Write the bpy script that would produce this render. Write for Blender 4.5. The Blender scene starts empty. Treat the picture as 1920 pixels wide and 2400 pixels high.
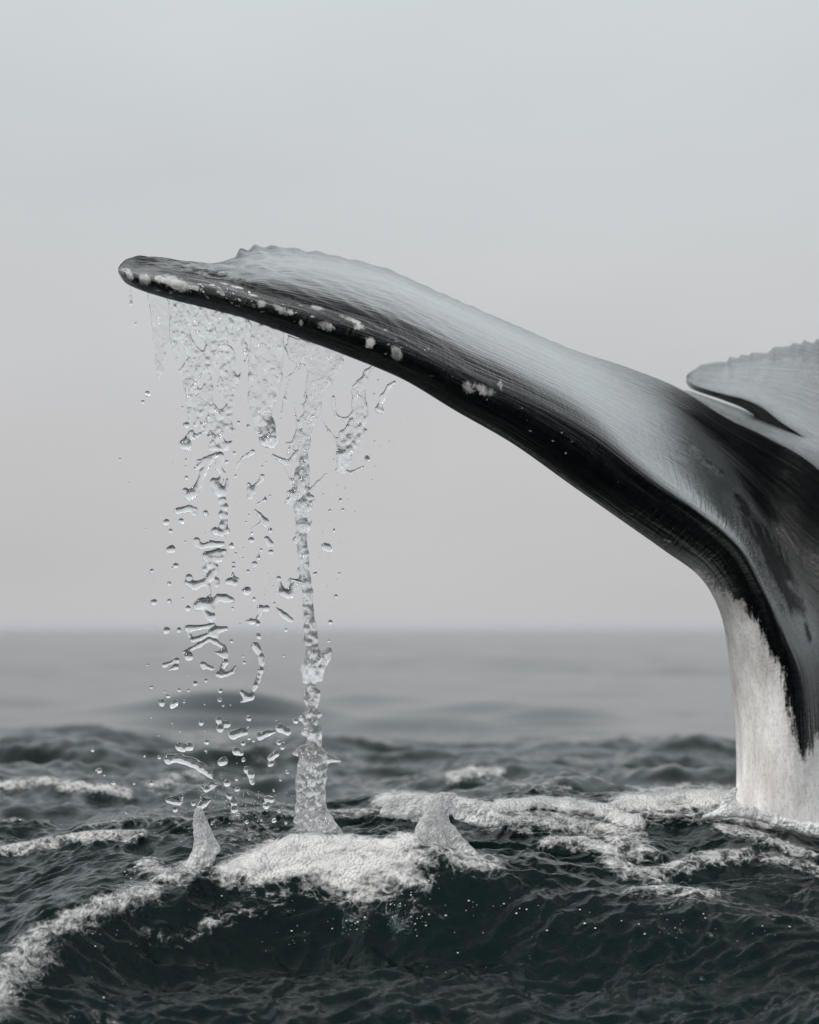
import bpy, math, random
import numpy as np

random.seed(7)
C = bpy.context.scene
COL = C.collection

# ------------------------------------------------------------------ camera
H_CAM = 0.65          # lens height above the mean water level
F = 6400.0            # focal length in units of the 1920-wide frame (120 mm lens, 36 mm sensor)
HZ = 1478.0           # row of the horizon
cam_d = bpy.data.cameras.new('camera')
cam = bpy.data.objects.new('camera', cam_d)
COL.objects.link(cam)
C.camera = cam
cam.location = (0, 0, H_CAM)
cam.rotation_euler = (math.radians(90), 0, 0)
cam_d.sensor_fit = 'HORIZONTAL'
cam_d.sensor_width = 36
cam_d.lens = 120
cam_d.shift_y = (HZ - 1200) / 1920
cam_d.clip_start = 0.1
cam_d.clip_end = 30000
cam_d.dof.use_dof = True
cam_d.dof.focus_distance = 8.0
cam_d.dof.aperture_fstop = 3.2

# ------------------------------------------------------------------ sky and sun
SUN_EL, SUN_AZ = math.radians(38), math.radians(-128)     # azimuth from +Y towards +X
w = bpy.data.worlds.new('World')
C.world = w
w.use_nodes = True
nt = w.node_tree
for n in list(nt.nodes):
    nt.nodes.remove(n)


def N(tree, typ, **kw):
    n = tree.nodes.new(typ)
    for k, v in kw.items():
        setattr(n, k, v)
    return n


out = N(nt, 'ShaderNodeOutputWorld')
sky = N(nt, 'ShaderNodeTexSky', sky_type='NISHITA', sun_disc=False)
sky.sun_elevation = SUN_EL
sky.sun_rotation = SUN_AZ
sky.dust_density = 4.0
bw = N(nt, 'ShaderNodeHueSaturation')
bw.inputs['Saturation'].default_value = 0.25
nt.links.new(sky.outputs[0], bw.inputs['Color'])
bg1 = N(nt, 'ShaderNodeBackground')
bg1.inputs['Strength'].default_value = 0.05
nt.links.new(bw.outputs[0], bg1.inputs['Color'])
tc = N(nt, 'ShaderNodeTexCoord')
sx = N(nt, 'ShaderNodeSeparateXYZ')
nt.links.new(tc.outputs['Generated'], sx.inputs[0])
rp = N(nt, 'ShaderNodeValToRGB')
cr = rp.color_ramp
cr.elements[0].position = 0.0
cr.elements[0].color = (0.565, 0.555, 0.565, 1)
cr.elements[1].position = 1.0
cr.elements[1].color = (1.0, 1.0, 1.0, 1)
for p, c in ((0.05, (0.572, 0.565, 0.575, 1)), (0.12, (0.60, 0.61, 0.62, 1)), (0.23, (0.63, 0.68, 0.70, 1)), (0.5, (0.92, 0.98, 1.02, 1))):
    e = cr.elements.new(p)
    e.color = c
nt.links.new(sx.outputs['Z'], rp.inputs[0])
bg2 = N(nt, 'ShaderNodeBackground')
bg2.inputs['Strength'].default_value = 1.0
# faint unevenness of the overcast
cm = N(nt, 'ShaderNodeMapping')
cm.inputs['Scale'].default_value = (3.0, 3.0, 9.0)
cn = N(nt, 'ShaderNodeTexNoise')
cn.inputs['Scale'].default_value = 1.6
cn.inputs['Detail'].default_value = 4
nt.links.new(tc.outputs['Generated'], cm.inputs['Vector'])
nt.links.new(cm.outputs[0], cn.inputs['Vector'])
cf = N(nt, 'ShaderNodeMapRange')
cf.inputs[1].default_value, cf.inputs[2].default_value, cf.inputs[3].default_value, cf.inputs[4].default_value = 0.3, 0.7, 0.955, 1.035
nt.links.new(cn.outputs['Fac'], cf.inputs[0])
nt.links.new(cf.outputs[0], bg2.inputs['Strength'])
nt.links.new(rp.outputs[0], bg2.inputs['Color'])
mx = N(nt, 'ShaderNodeMixShader')
mx.inputs[0].default_value = 0.9
nt.links.new(bg1.outputs[0], mx.inputs[1])
nt.links.new(bg2.outputs[0], mx.inputs[2])
nt.links.new(mx.outputs[0], out.inputs['Surface'])

sd = bpy.data.lights.new('sun', 'SUN')
sd.energy = 1.6
sd.angle = math.radians(14)
sd.color = (1.0, 0.97, 0.93)
sun = bpy.data.objects.new('sun', sd)
COL.objects.link(sun)
sun.location = (-20, -20, 30)
from mathutils import Vector
dirv = Vector((math.sin(SUN_AZ) * math.cos(SUN_EL), math.cos(SUN_AZ) * math.cos(SUN_EL), math.sin(SUN_EL)))
sun.rotation_euler = dirv.to_track_quat('Z', 'Y').to_euler()

C.view_settings.view_transform = 'Standard'
C.view_settings.look = 'None'
C.view_settings.gamma = 1
C.view_settings.exposure = 0.06
C.view_settings.use_curve_mapping = False
C.render.film_transparent = False
cy = C.cycles
cy.max_bounces = 14
cy.transmission_bounces = 12
cy.glossy_bounces = 5
cy.diffuse_bounces = 3
cy.transparent_max_bounces = 12
cy.caustics_refractive = True
cy.caustics_reflective = True
cy.blur_glossy = 0.5
cy.sample_clamp_indirect = 6.0


# ------------------------------------------------------------------ numeric helpers
def at(px, py, Y):
    """world point seen at a pixel of the 1920x2400 picture, Y metres away"""
    return ((px - 960.0) / F * Y, Y, H_CAM + (HZ - py) / F * Y)


def proj(P):
    return 960 + P[:, 0] / P[:, 1] * F, HZ - (P[:, 2] - H_CAM) / P[:, 1] * F


class Noise:
    def __init__(s, seed):
        r = np.random.RandomState(seed)
        a = r.rand(256, 256) * 2 * math.pi
        s.gx, s.gy = np.cos(a), np.sin(a)

    def __call__(s, x, y):
        xi = np.floor(x).astype(np.int64)
        yi = np.floor(y).astype(np.int64)
        fx, fy = x - xi, y - yi
        u = fx * fx * fx * (fx * (fx * 6 - 15) + 10)
        v = fy * fy * fy * (fy * (fy * 6 - 15) + 10)

        def g(ix, iy, dx, dy):
            i, j = ix & 255, iy & 255
            return s.gx[i, j] * dx + s.gy[i, j] * dy
        a = g(xi, yi, fx, fy)
        b = g(xi + 1, yi, fx - 1, fy)
        c = g(xi, yi + 1, fx, fy - 1)
        d = g(xi + 1, yi + 1, fx - 1, fy - 1)
        return ((a + (b - a) * u) * (1 - v) + (c + (d - c) * u) * v) * 1.5


def sstep(a, b, x):
    t = np.clip((x - a) / (b - a), 0, 1)
    return t * t * (3 - 2 * t)


def seg_dist(x, y, x0, y0, x1, y1):
    dx, dy = x1 - x0, y1 - y0
    L = dx * dx + dy * dy + 1e-9
    t = np.clip(((x - x0) * dx + (y - y0) * dy) / L, 0, 1)
    return np.hypot(x - (x0 + t * dx), y - (y0 + t * dy)), t


def poly_sdf(x, y, poly):
    """negative inside"""
    d = np.full(x.shape, 1e9)
    ins = np.zeros(x.shape, bool)
    n = len(poly)
    for i in range(n):
        x0, y0 = poly[i]
        x1, y1 = poly[(i + 1) % n]
        dd, _ = seg_dist(x, y, x0, y0, x1, y1)
        d = np.minimum(d, dd)
        if y0 != y1:
            c = ((y0 > y) != (y1 > y)) & (x < (x1 - x0) * (y - y0) / (y1 - y0) + x0)
            ins ^= c
    return np.where(ins, -d, d)


def mesh_from(name, V, Q, mat=None, smooth=True):
    me = bpy.data.meshes.new(name)
    V = np.ascontiguousarray(V, np.float32)
    Q = np.ascontiguousarray(Q, np.int32)
    k = Q.shape[1]
    me.vertices.add(len(V))
    me.vertices.foreach_set('co', V.ravel())
    me.loops.add(Q.size)
    me.loops.foreach_set('vertex_index', Q.ravel())
    me.polygons.add(len(Q))
    me.polygons.foreach_set('loop_start', np.arange(0, Q.size, k, dtype=np.int32))
    me.polygons.foreach_set('loop_total', np.full(len(Q), k, np.int32))
    me.update(calc_edges=True)
    me.validate()
    if smooth:
        me.polygons.foreach_set('use_smooth', np.ones(len(me.polygons), bool))
    if mat:
        me.materials.append(mat)
    return me


def fattr(me, name, arr):
    a = me.attributes.new(name, 'FLOAT', 'POINT')
    a.data.foreach_set('value', np.ascontiguousarray(arr, np.float32))


def link(name, me, label=None, cat=None, group=None, kind=None, parent=None, loc=None):
    o = bpy.data.objects.new(name, me)
    COL.objects.link(o)
    if label: o['label'] = label
    if cat: o['category'] = cat
    if group: o['group'] = group
    if kind: o['kind'] = kind
    if parent: o.parent = parent
    if loc: o.location = loc
    return o


# ------------------------------------------------------------------ materials
def new_mat(name):
    m = bpy.data.materials.new(name)
    m.use_nodes = True
    t = m.node_tree
    for n in list(t.nodes):
        t.nodes.remove(n)
    return m, t, N(t, 'ShaderNodeOutputMaterial')


def math_n(t, op, a, b=None, clamp=False):
    n = N(t, 'ShaderNodeMath', operation=op, use_clamp=clamp)
    for i, v in enumerate((a, b)):
        if v is None: continue
        if isinstance(v, (int, float)): n.inputs[i].default_value = v
        else: t.links.new(v, n.inputs[i])
    return n.outputs[0]


def noise_n(t, vec, scale, detail=4, rough=0.5, mapscale=None, dist=0.0):
    if mapscale is not None:
        mp = N(t, 'ShaderNodeMapping')
        mp.inputs['Scale'].default_value = mapscale
        t.links.new(vec, mp.inputs['Vector'])
        vec = mp.outputs[0]
    n = N(t, 'ShaderNodeTexNoise')
    n.inputs['Scale'].default_value = scale
    n.inputs['Detail'].default_value = detail
    n.inputs['Roughness'].default_value = rough
    n.inputs['Distortion'].default_value = dist
    t.links.new(vec, n.inputs['Vector'])
    return n.outputs['Fac']


def bump_n(t, h, strength, distance, normal=None):
    b = N(t, 'ShaderNodeBump')
    b.inputs['Strength'].default_value = strength
    b.inputs['Distance'].default_value = distance
    t.links.new(h, b.inputs['Height'])
    if normal is not None: t.links.new(normal, b.inputs['Normal'])
    return b.outputs[0]


def maprange(t, v, a, b, c=0.0, d=1.0, smooth=True):
    n = N(t, 'ShaderNodeMapRange')
    n.interpolation_type = 'SMOOTHSTEP' if smooth else 'LINEAR'
    for i, x in enumerate((v, a, b, c, d)):
        if isinstance(x, (int, float)): n.inputs[i].default_value = x
        else: t.links.new(x, n.inputs[i])
    return n.outputs[0]


def attr_n(t, name):
    n = N(t, 'ShaderNodeAttribute', attribute_name=name)
    return n.outputs['Fac']


def mixcol(t, fac, a, b):
    n = N(t, 'ShaderNodeMix', data_type='RGBA')
    if isinstance(fac, (int, float)): n.inputs[0].default_value = fac
    else: t.links.new(fac, n.inputs[0])
    for i, v in ((6, a), (7, b)):
        if isinstance(v, tuple): n.inputs[i].default_value = v
        else: t.links.new(v, n.inputs[i])
    return n.outputs[2]


# --- whale skin
def skin_material():
    m, t, o = new_mat('wet_whale_skin')
    tcn = N(t, 'ShaderNodeTexCoord')
    obj, uv = tcn.outputs['Object'], tcn.outputs['UV']
    # fine lines that run with the span
    s1 = noise_n(t, uv, 1.0, 5, 0.6, (5, 190, 1), 0.3)
    s2 = noise_n(t, uv, 1.0, 4, 0.6, (14, 60, 1), 0.4)
    # short hairs running across the leading edge
    s3 = noise_n(t, uv, 1.0, 4, 0.65, (330, 12, 1), 0.5)
    s4 = noise_n(t, obj, 60, 5, 0.6)
    front = attr_n(t, 'front')
    hair = math_n(t, 'MULTIPLY', s3, math_n(t, 'ADD', math_n(t, 'MULTIPLY', front, 1.0), 0.0))
    lines = math_n(t, 'MULTIPLY', s1, math_n(t, 'SUBTRACT', 1.0, front, True))
    hgt = math_n(t, 'ADD', math_n(t, 'ADD', math_n(t, 'MULTIPLY', lines, 1.0), math_n(t, 'MULTIPLY', s2, 0.8)),
                 math_n(t, 'ADD', math_n(t, 'MULTIPLY', hair, 1.0), math_n(t, 'MULTIPLY', s4, 0.10)))
    hgt = math_n(t, 'MULTIPLY', hgt, math_n(t, 'SUBTRACT', 1.0, math_n(t, 'MULTIPLY', attr_n(t, 'belly'), 0.75)))
    nrm = bump_n(t, hgt, 0.8, 0.006)
    # albedo
    n1 = noise_n(t, obj, 22, 6, 0.65)
    n2 = noise_n(t, obj, 90, 5, 0.7)
    n3 = noise_n(t, obj, 1.0, 6, 0.65, (70, 40, 14))
    n5 = noise_n(t, obj, 1.0, 6, 0.7, (75, 50, 45), 1.0)
    scar = attr_n(t, 'scar')
    sc = math_n(t, 'ADD', scar, math_n(t, 'ADD', math_n(t, 'MULTIPLY', math_n(t, 'SUBTRACT', n1, 0.5), 1.3),
                                       math_n(t, 'MULTIPLY', math_n(t, 'SUBTRACT', n5, 0.5), 1.5)))
    scm = maprange(t, sc, 0.42, 0.92)
    scm = math_n(t, 'MULTIPLY', scm, maprange(t, scar, 0.02, 0.25))
    belly = attr_n(t, 'belly')
    be = math_n(t, 'ADD', belly, math_n(t, 'ADD', math_n(t, 'MULTIPLY', math_n(t, 'SUBTRACT', n3, 0.5), 0.9),
                                        math_n(t, 'MULTIPLY', math_n(t, 'SUBTRACT', n2, 0.5), 0.5)))
    bem = math_n(t, 'MULTIPLY', maprange(t, be, 0.36, 0.68), maprange(t, belly, 0.03, 0.3))
    dark = mixcol(t, maprange(t, n1, 0.35, 0.8), (0.0015, 0.0018, 0.002, 1), (0.005, 0.0062, 0.007, 1))
    tone = noise_n(t, obj, 1.0, 6, 0.65, (15, 15, 5), 0.3)
    grain = noise_n(t, obj, 1.0, 5, 0.7, (160, 160, 60))
    white = mixcol(t, maprange(t, tone, 0.3, 0.7), (0.64, 0.60, 0.575, 1), (0.96, 0.94, 0.925, 1))
    white = mixcol(t, maprange(t, grain, 0.3, 0.55, 0.5, 0.0), white, (0.3, 0.27, 0.25, 1))
    scw = mixcol(t, maprange(t, tone, 0.3, 0.7), (0.16, 0.16, 0.16, 1), (0.72, 0.705, 0.68, 1))
    c = mixcol(t, scm, dark, scw)
    c = mixcol(t, bem, c, white)
    body = N(t, 'ShaderNodeBsdfPrincipled')
    body.inputs['Roughness'].default_value = 0.6
    body.inputs['Specular IOR Level'].default_value = 0.0
    t.links.new(c, body.inputs['Base Color'])
    t.links.new(nrm, body.inputs['Normal'])
    gl = N(t, 'ShaderNodeBsdfGlossy')
    gl.inputs['Color'].default_value = (0.98, 1.0, 1.0, 1)
    dull = attr_n(t, 'dull')
    t.links.new(math_n(t, 'ADD', maprange(t, n2, 0.3, 0.7, 0.11, 0.23), math_n(t, 'MULTIPLY', dull, 0.2)), gl.inputs['Roughness'])
    t.links.new(nrm, gl.inputs['Normal'])
    lw = N(t, 'ShaderNodeLayerWeight')
    lw.inputs['Blend'].default_value = 0.5
    t.links.new(nrm, lw.inputs['Normal'])
    f = math_n(t, 'POWER', lw.outputs['Facing'], 2.25)
    f = math_n(t, 'ADD', math_n(t, 'MULTIPLY', f, 0.98), 0.003)
    dn = noise_n(t, uv, 1.0, 5, 0.6, (60, 40, 1), 0.6)
    dm = maprange(t, math_n(t, 'ADD', dull, math_n(t, 'MULTIPLY', math_n(t, 'SUBTRACT', dn, 0.5), 1.3)), 0.36, 0.72)
    f = math_n(t, 'MULTIPLY', f, math_n(t, 'SUBTRACT', 1.0, math_n(t, 'MULTIPLY', dm, 0.8)))
    f = math_n(t, 'MULTIPLY', f, math_n(t, 'SUBTRACT', 1.0, math_n(t, 'MULTIPLY', bem, 0.35)))
    ms = N(t, 'ShaderNodeMixShader')
    t.links.new(f, ms.inputs[0])
    t.links.new(body.outputs[0], ms.inputs[1])
    t.links.new(gl.outputs[0], ms.inputs[2])
    t.links.new(ms.outputs[0], o.inputs['Surface'])
    return m


# --- clear falling water
def water_material(name, rough=0.0, bump=0.0, scale=90.0, milk=0.0):
    m, t, o = new_mat(name)
    p = N(t, 'ShaderNodeBsdfPrincipled')
    p.inputs['Base Color'].default_value = (0.99, 0.995, 1.0, 1)
    p.inputs['Transmission Weight'].default_value = 1.0
    p.inputs['IOR'].default_value = 1.333
    p.inputs['Roughness'].default_value = rough
    tcn = N(t, 'ShaderNodeTexCoord')
    if bump:
        h = noise_n(t, tcn.outputs['Object'], scale, 4, 0.6, (1, 1, 0.45), 0.8)
        t.links.new(bump_n(t, h, bump, 0.012), p.inputs['Normal'])
    if milk:
        d = N(t, 'ShaderNodeBsdfTranslucent')
        d.inputs['Color'].default_value = (0.97, 0.98, 0.98, 1)
        d2 = N(t, 'ShaderNodeBsdfDiffuse')
        d2.inputs['Color'].default_value = (0.95, 0.955, 0.955, 1)
        if bump:
            bl = p.inputs['Normal'].links[0].from_socket
            t.links.new(bl, d.inputs['Normal']); t.links.new(bl, d2.inputs['Normal'])
        ad = N(t, 'ShaderNodeMixShader')
        ad.inputs[0].default_value = 0.6
        t.links.new(d.outputs[0], ad.inputs[1])
        t.links.new(d2.outputs[0], ad.inputs[2])
        nn = noise_n(t, tcn.outputs['Object'], 35, 5, 0.7)
        ms = N(t, 'ShaderNodeMixShader')
        t.links.new(maprange(t, nn, 0.35, 0.75, milk * 0.4, milk), ms.inputs[0])
        t.links.new(p.outputs[0], ms.inputs[1])
        t.links.new(ad.outputs[0], ms.inputs[2])
        t.links.new(ms.outputs[0], o.inputs['Surface'])
    else:
        t.links.new(p.outputs[0], o.inputs['Surface'])
    return m


def sea_material():
    m, t, o = new_mat('sea_water')
    p = N(t, 'ShaderNodeBsdfPrincipled')
    p.inputs['IOR'].default_value = 1.333
    tcn = N(t, 'ShaderNodeTexCoord')
    v = tcn.outputs['Object']
    geo = N(t, 'ShaderNodeNewGeometry')
    n0 = noise_n(t, v, 1.3, 3, 0.5)
    t.links.new(mixcol(t, n0, (0.0003, 0.0018, 0.0017, 1), (0.0010, 0.0085, 0.0080, 1)), p.inputs['Base Color'])
    p.inputs['Roughness'].default_value = 0.05
    p.inputs['Specular IOR Level'].default_value = 0.25
    p.inputs['Specular Tint'].default_value = (0.68, 0.90, 0.94, 1)
    a = noise_n(t, v, 1.0, 5, 0.6, (14, 14, 14), 0.8)
    b = noise_n(t, v, 1.0, 4, 0.6, (48, 48, 48), 1.0)
    ra = math_n(t, 'SUBTRACT', 1.0, math_n(t, 'ABSOLUTE', math_n(t, 'MULTIPLY', math_n(t, 'SUBTRACT', a, 0.5), 4.0)))
    near = attr_n(t, 'near')
    hb = math_n(t, 'ADD', math_n(t, 'MULTIPLY', ra, 0.9), math_n(t, 'MULTIPLY', b, 0.9))
    hb = math_n(t, 'MULTIPLY', hb, near)
    t.links.new(maprange(t, near, 0.03, 0.6, 0.135, 0.05), p.inputs['Roughness'])
    t.links.new(bump_n(t, hb, 0.30, 0.007), p.inputs['Normal'])
    t.links.new(p.outputs[0], o.inputs['Surface'])
    return m


def foam_material():
    m, t, o = new_mat('sea_foam')
    tcn = N(t, 'ShaderNodeTexCoord')
    v = tcn.outputs['Object']
    fo = attr_n(t, 'foam')
    vor = N(t, 'ShaderNodeTexVoronoi')
    vor.inputs['Scale'].default_value = 1.0
    mp = N(t, 'ShaderNodeMapping')
    mp.inputs['Scale'].default_value = (110, 80, 110)
    t.links.new(v, mp.inputs['Vector'])
    t.links.new(mp.outputs[0], vor.inputs['Vector'])
    rt = N(t, 'ShaderNodeMapping')
    rt.inputs['Rotation'].default_value = (0, 0, math.radians(-20))
    t.links.new(v, rt.inputs['Vector'])
    n1 = noise_n(t, rt.outputs[0], 1.0, 6, 0.7, (7, 6, 16), 0.9)
    n2 = noise_n(t, rt.outputs[0], 1.0, 6, 0.7, (26, 17, 48), 0.6)
    n4 = noise_n(t, v, 1.0, 3, 0.6, (90, 45, 110), 0.2)
    s = math_n(t, 'ADD', fo, math_n(t, 'ADD', math_n(t, 'MULTIPLY', math_n(t, 'SUBTRACT', n1, 0.5), 1.0),
                                    math_n(t, 'MULTIPLY', math_n(t, 'ADD', math_n(t, 'SUBTRACT', n2, 0.5), math_n(t, 'MULTIPLY', math_n(t, 'SUBTRACT', n4, 0.5), 0.3)), 1.05)))
    v2 = N(t, 'ShaderNodeTexVoronoi', feature='DISTANCE_TO_EDGE')
    v2.inputs['Scale'].default_value = 1.0
    m2 = N(t, 'ShaderNodeMapping')
    m2.inputs['Scale'].default_value = (30, 14, 32)
    wv = N(t, 'ShaderNodeVectorMath', operation='ADD')
    nc = N(t, 'ShaderNodeTexNoise'); nc.inputs['Scale'].default_value = 14
    t.links.new(v, nc.inputs['Vector'])
    wm = N(t, 'ShaderNodeVectorMath', operation='SCALE'); wm.inputs['Scale'].default_value = 0.09
    t.links.new(nc.outputs['Color'], wm.inputs[0])
    t.links.new(v, wv.inputs[0]); t.links.new(wm.outputs[0], wv.inputs[1])
    t.links.new(wv.outputs[0], m2.inputs['Vector']); t.links.new(m2.outputs[0], v2.inputs['Vector'])
    lace = maprange(t, v2.outputs['Distance'], 0.0, 0.24, 0.10, -0.10)
    s = math_n(t, 'ADD', s, lace)
    alpha = math_n(t, 'MULTIPLY', math_n(t, 'MULTIPLY', maprange(t, s, 0.30, 1.02), maprange(t, fo, 0.03, 0.3)), 0.95)
    col = mixcol(t, maprange(t, n1, 0.3, 0.7), (0.50, 0.50, 0.495, 1), (0.86, 0.855, 0.84, 1))
    p = N(t, 'ShaderNodeBsdfPrincipled')
    t.links.new(col, p.inputs['Base Color'])
    p.inputs['Roughness'].default_value = 0.25
    p.inputs['IOR'].default_value = 1.33
    h = math_n(t, 'ADD', math_n(t, 'MULTIPLY', vor.outputs['Distance'], -1.0), math_n(t, 'MULTIPLY', n2, 1.2))
    t.links.new(bump_n(t, h, 0.9, 0.008), p.inputs['Normal'])
    tr = N(t, 'ShaderNodeBsdfTransparent')
    ms = N(t, 'ShaderNodeMixShader')
    t.links.new(alpha, ms.inputs[0])
    t.links.new(tr.outputs[0], ms.inputs[1])
    t.links.new(p.outputs[0], ms.inputs[2])
    t.links.new(ms.outputs[0], o.inputs['Surface'])
    return m


def spout_material(lo=0.25, hi=0.8):
    m, t, o = new_mat('aerated_water')
    tcn = N(t, 'ShaderNodeTexCoord')
    v = tcn.outputs['Object']
    vor = N(t, 'ShaderNodeTexVoronoi')
    vor.inputs['Scale'].default_value = 120
    t.links.new(v, vor.inputs['Vector'])
    n1 = noise_n(t, v, 14, 5, 0.7)
    n2 = noise_n(t, v, 70, 5, 0.65)
    h = math_n(t, 'ADD', math_n(t, 'MULTIPLY', vor.outputs['Distance'], -1.0), math_n(t, 'MULTIPLY', n2, 1.4))
    nr = bump_n(t, h, 0.7, 0.007)
    p = N(t, 'ShaderNodeBsdfPrincipled')
    t.links.new(mixcol(t, maprange(t, n1, 0.3, 0.7), (0.66, 0.67, 0.67, 1), (0.95, 0.95, 0.94, 1)), p.inputs['Base Color'])
    p.inputs['Roughness'].default_value = 0.3
    p.inputs['IOR'].default_value = 1.33
    t.links.new(nr, p.inputs['Normal'])
    g = N(t, 'ShaderNodeBsdfPrincipled')
    g.inputs['Base Color'].default_value = (0.98, 0.99, 1, 1)
    g.inputs['Transmission Weight'].default_value = 1
    g.inputs['IOR'].default_value = 1.333
    g.inputs['Roughness'].default_value = 0.03
    t.links.new(nr, g.inputs['Normal'])
    ms = N(t, 'ShaderNodeMixShader')
    sz = N(t, 'ShaderNodeSeparateXYZ')
    t.links.new(v, sz.inputs[0])
    hi_f = maprange(t, sz.outputs['Z'], -0.03, 0.10, 1.0, 0.55 if lo < .5 else 1.0)
    t.links.new(math_n(t, 'MULTIPLY', hi_f, maprange(t, math_n(t, 'ADD', math_n(t, 'MULTIPLY', n1, 0.5), math_n(t, 'MULTIPLY', n2, 0.5)), 0.38, 0.64, lo, hi)), ms.inputs[0])
    t.links.new(g.outputs[0], ms.inputs[1])
    t.links.new(p.outputs[0], ms.inputs[2])
    t.links.new(ms.outputs[0], o.inputs['Surface'])
    return m


M_SKIN = skin_material()
M_DROP = water_material('clear_water')
M_SHEET = water_material('rippled_water', 0.0, 0.30, 110.0, 0.05)
M_JET = water_material('churned_water', 0.0, 0.4, 100.0, 0.08)
M_SPOUT = spout_material(0.42, 0.9)
M_LUMP = spout_material(0.55, 0.95)
M_SEA = sea_material()
M_FOAM = foam_material()

# ------------------------------------------------------------------ the sea
nz = [Noise(s) for s in range(12)]


def table(x, pts):
    xs = [p[0] for p in pts]
    out_ = []
    for k in range(1, len(pts[0])):
        ys = np.array([p[k] for p in pts], float)
        # smooth the piecewise-linear table by sampling and blurring
        g = np.linspace(xs[0], xs[-1], 400)
        v = np.interp(g, xs, ys)
        ker = np.hanning(15); ker /= ker.sum()
        vp = np.pad(v, 7, mode='edge')
        v = np.convolve(vp, ker, 'valid')
        out_.append(np.interp(x, g, v))
    return out_


RIDGE = [(-900, 6.6, -.30), (-300, 6.75, -.30), (0, 7.0, -.28), (120, 7.25, -.18), (200, 7.4, -.115), (340, 7.6, -.075), (560, 7.8, -.03),
         (680, 7.86, .045), (800, 7.86, .055), (960, 7.82, .05), (1060, 7.8, -.02), (1180, 7.74, -.06), (1400, 7.66, -.085), (1600, 7.55, -.12),
         (1800, 7.45, -.17), (1920, 7.4, -.2), (2300, 7.2, -.27), (2900, 7.0, -.3)]
BACK = [(u_, H_CAM - (r_ - HZ) / F * 8.9) for u_, r_ in ((-900, 1985), (0, 1990), (111, 1961), (250, 1953), (334, 1950), (420, 1925), (500, 1914), (657, 1909), (760, 1915),
        (900, 1905), (1050, 1895), (1200, 1882), (1350, 1880), (1500, 1884), (1650, 1884), (1750, 1890), (1920, 1908), (2300, 1940), (2900, 1960))]

# foam bands: polylines in the picture's frame, half width in rows, strength
FOAM = [
    ([(545, 2050), (620, 2010), (700, 1985), (820, 1992), (905, 2000), (950, 1985)], 26, 1.0),
    ([(600, 2040), (720, 2025), (840, 2040), (930, 2040)], 34, 1.0),
    ([(760, 2070), (860, 2085), (950, 2060)], 34, .75),
    ([(880, 2110), (930, 2150), (960, 2120)], 30, .40),
    ([(830, 2130), (860, 2190)], 22, .33),
    ([(960, 2040), (1030, 2000), (1090, 2025), (1150, 2035)], 26, .95),
    ([(1050, 1880), (1120, 1895), (1180, 1905)], 16, .9),
    ([(905, 1880), (960, 1878), (1010, 1882)], 18, 1.0),
    ([(1180, 1895), (1260, 1888), (1350, 1895), (1420, 1905), (1480, 1930)], 17, 1.0),
    ([(1160, 1925), (1280, 1925), (1400, 1950), (1480, 1975), (1510, 2005)], 24, 1.0),
    ([(1290, 1982), (1370, 1980), (1420, 2000), (1450, 2035), (1510, 2060)], 17, 1.0),
    ([(1510, 2058), (1580, 2045), (1640, 2018), (1740, 2008)], 19, 1.0),
    ([(1800, 2015), (1870, 2030), (1930, 2050)], 18, .8),
    ([(1690, 1945), (1780, 1965), (1860, 2000), (1930, 2020)], 14, .8),
    ([(1480, 1890), (1560, 1876), (1640, 1875), (1720, 1880), (1760, 1910)], 28, 1.0),
    ([(1500, 1920), (1600, 1915), (1740, 1915), (1950, 1945)], 18, .85),
    ([(1490, 2095), (1560, 2092), (1670, 2100)], 13, .85),
    ([(1560, 2120), (1660, 2115), (1780, 2140)], 24, .35),
    ([(1600, 2185), (1670, 2200)], 10, .4),
    ([(1810, 2150), (1920, 2160)], 9, .45),
    ([(1740, 2070), (1930, 2090)], 40, .25),
    ([(0, 2340), (40, 2265), (90, 2210), (180, 2160), (260, 2125), (345, 2098)], 27, .85),
    ([(-60, 2420), (20, 2310), (80, 2260), (110, 2200)], 30, .75),
    ([(340, 2190), (400, 2215), (440, 2200), (500, 2165), (590, 2140), (660, 2130)], 16, .62),
    ([(505, 2160), (560, 2130), (640, 2105), (700, 2100)], 20, .5),
    ([(-40, 2010), (60, 1990), (150, 1972), (240, 1962), (330, 1962)], 13, .95),
    ([(200, 1945), (300, 1930), (400, 1925), (460, 1935)], 14, .6),
    ([(340, 2035), (370, 2055), (420, 2060), (440, 2040)], 20, 1.0),
    ([(440, 2040), (520, 1990), (560, 1950), (600, 1930)], 22, .45),
    ([(500, 1925), (560, 1912), (640, 1908), (700, 1915)], 10, .6),
    ([(600, 1950), (640, 1975), (700, 1950)], 24, .55),
    ([(760, 1915), (850, 1910), (960, 1912), (1000, 1930)], 12, .8),
    ([(820, 1945), (900, 1950), (960, 1935)], 8, .35),
    ([(1230, 2010), (1290, 2030), (1390, 2040)], 10, .3),
    ([(680, 2330), (900, 2340), (1010, 2380)], 40, .22),
    ([(-20, 2390), (120, 2395), (260, 2400)], 26, .3),
    ([(860, 2260), (960, 2200), (1010, 2150)], 40, .22),
    # soft foam on the chop behind
    ([(1060, 1822), (1110, 1812), (1165, 1815)], 13, .75),
    ([(0, 1845), (100, 1838), (200, 1850), (300, 1862)], 13, .75),
    ([(360, 1850), (420, 1822), (470, 1815)], 14, .6),
    ([(-20, 1935), (80, 1922), (160, 1915)], 9, .6),
    ([(1200, 1850), (1290, 1843), (1330, 1858)], 9, .5),
    ([(560, 1780), (640, 1790)], 10, .4),
]


def ridged(n, x, y):
    return 1 - 2 * np.abs(n(x, y))


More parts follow.
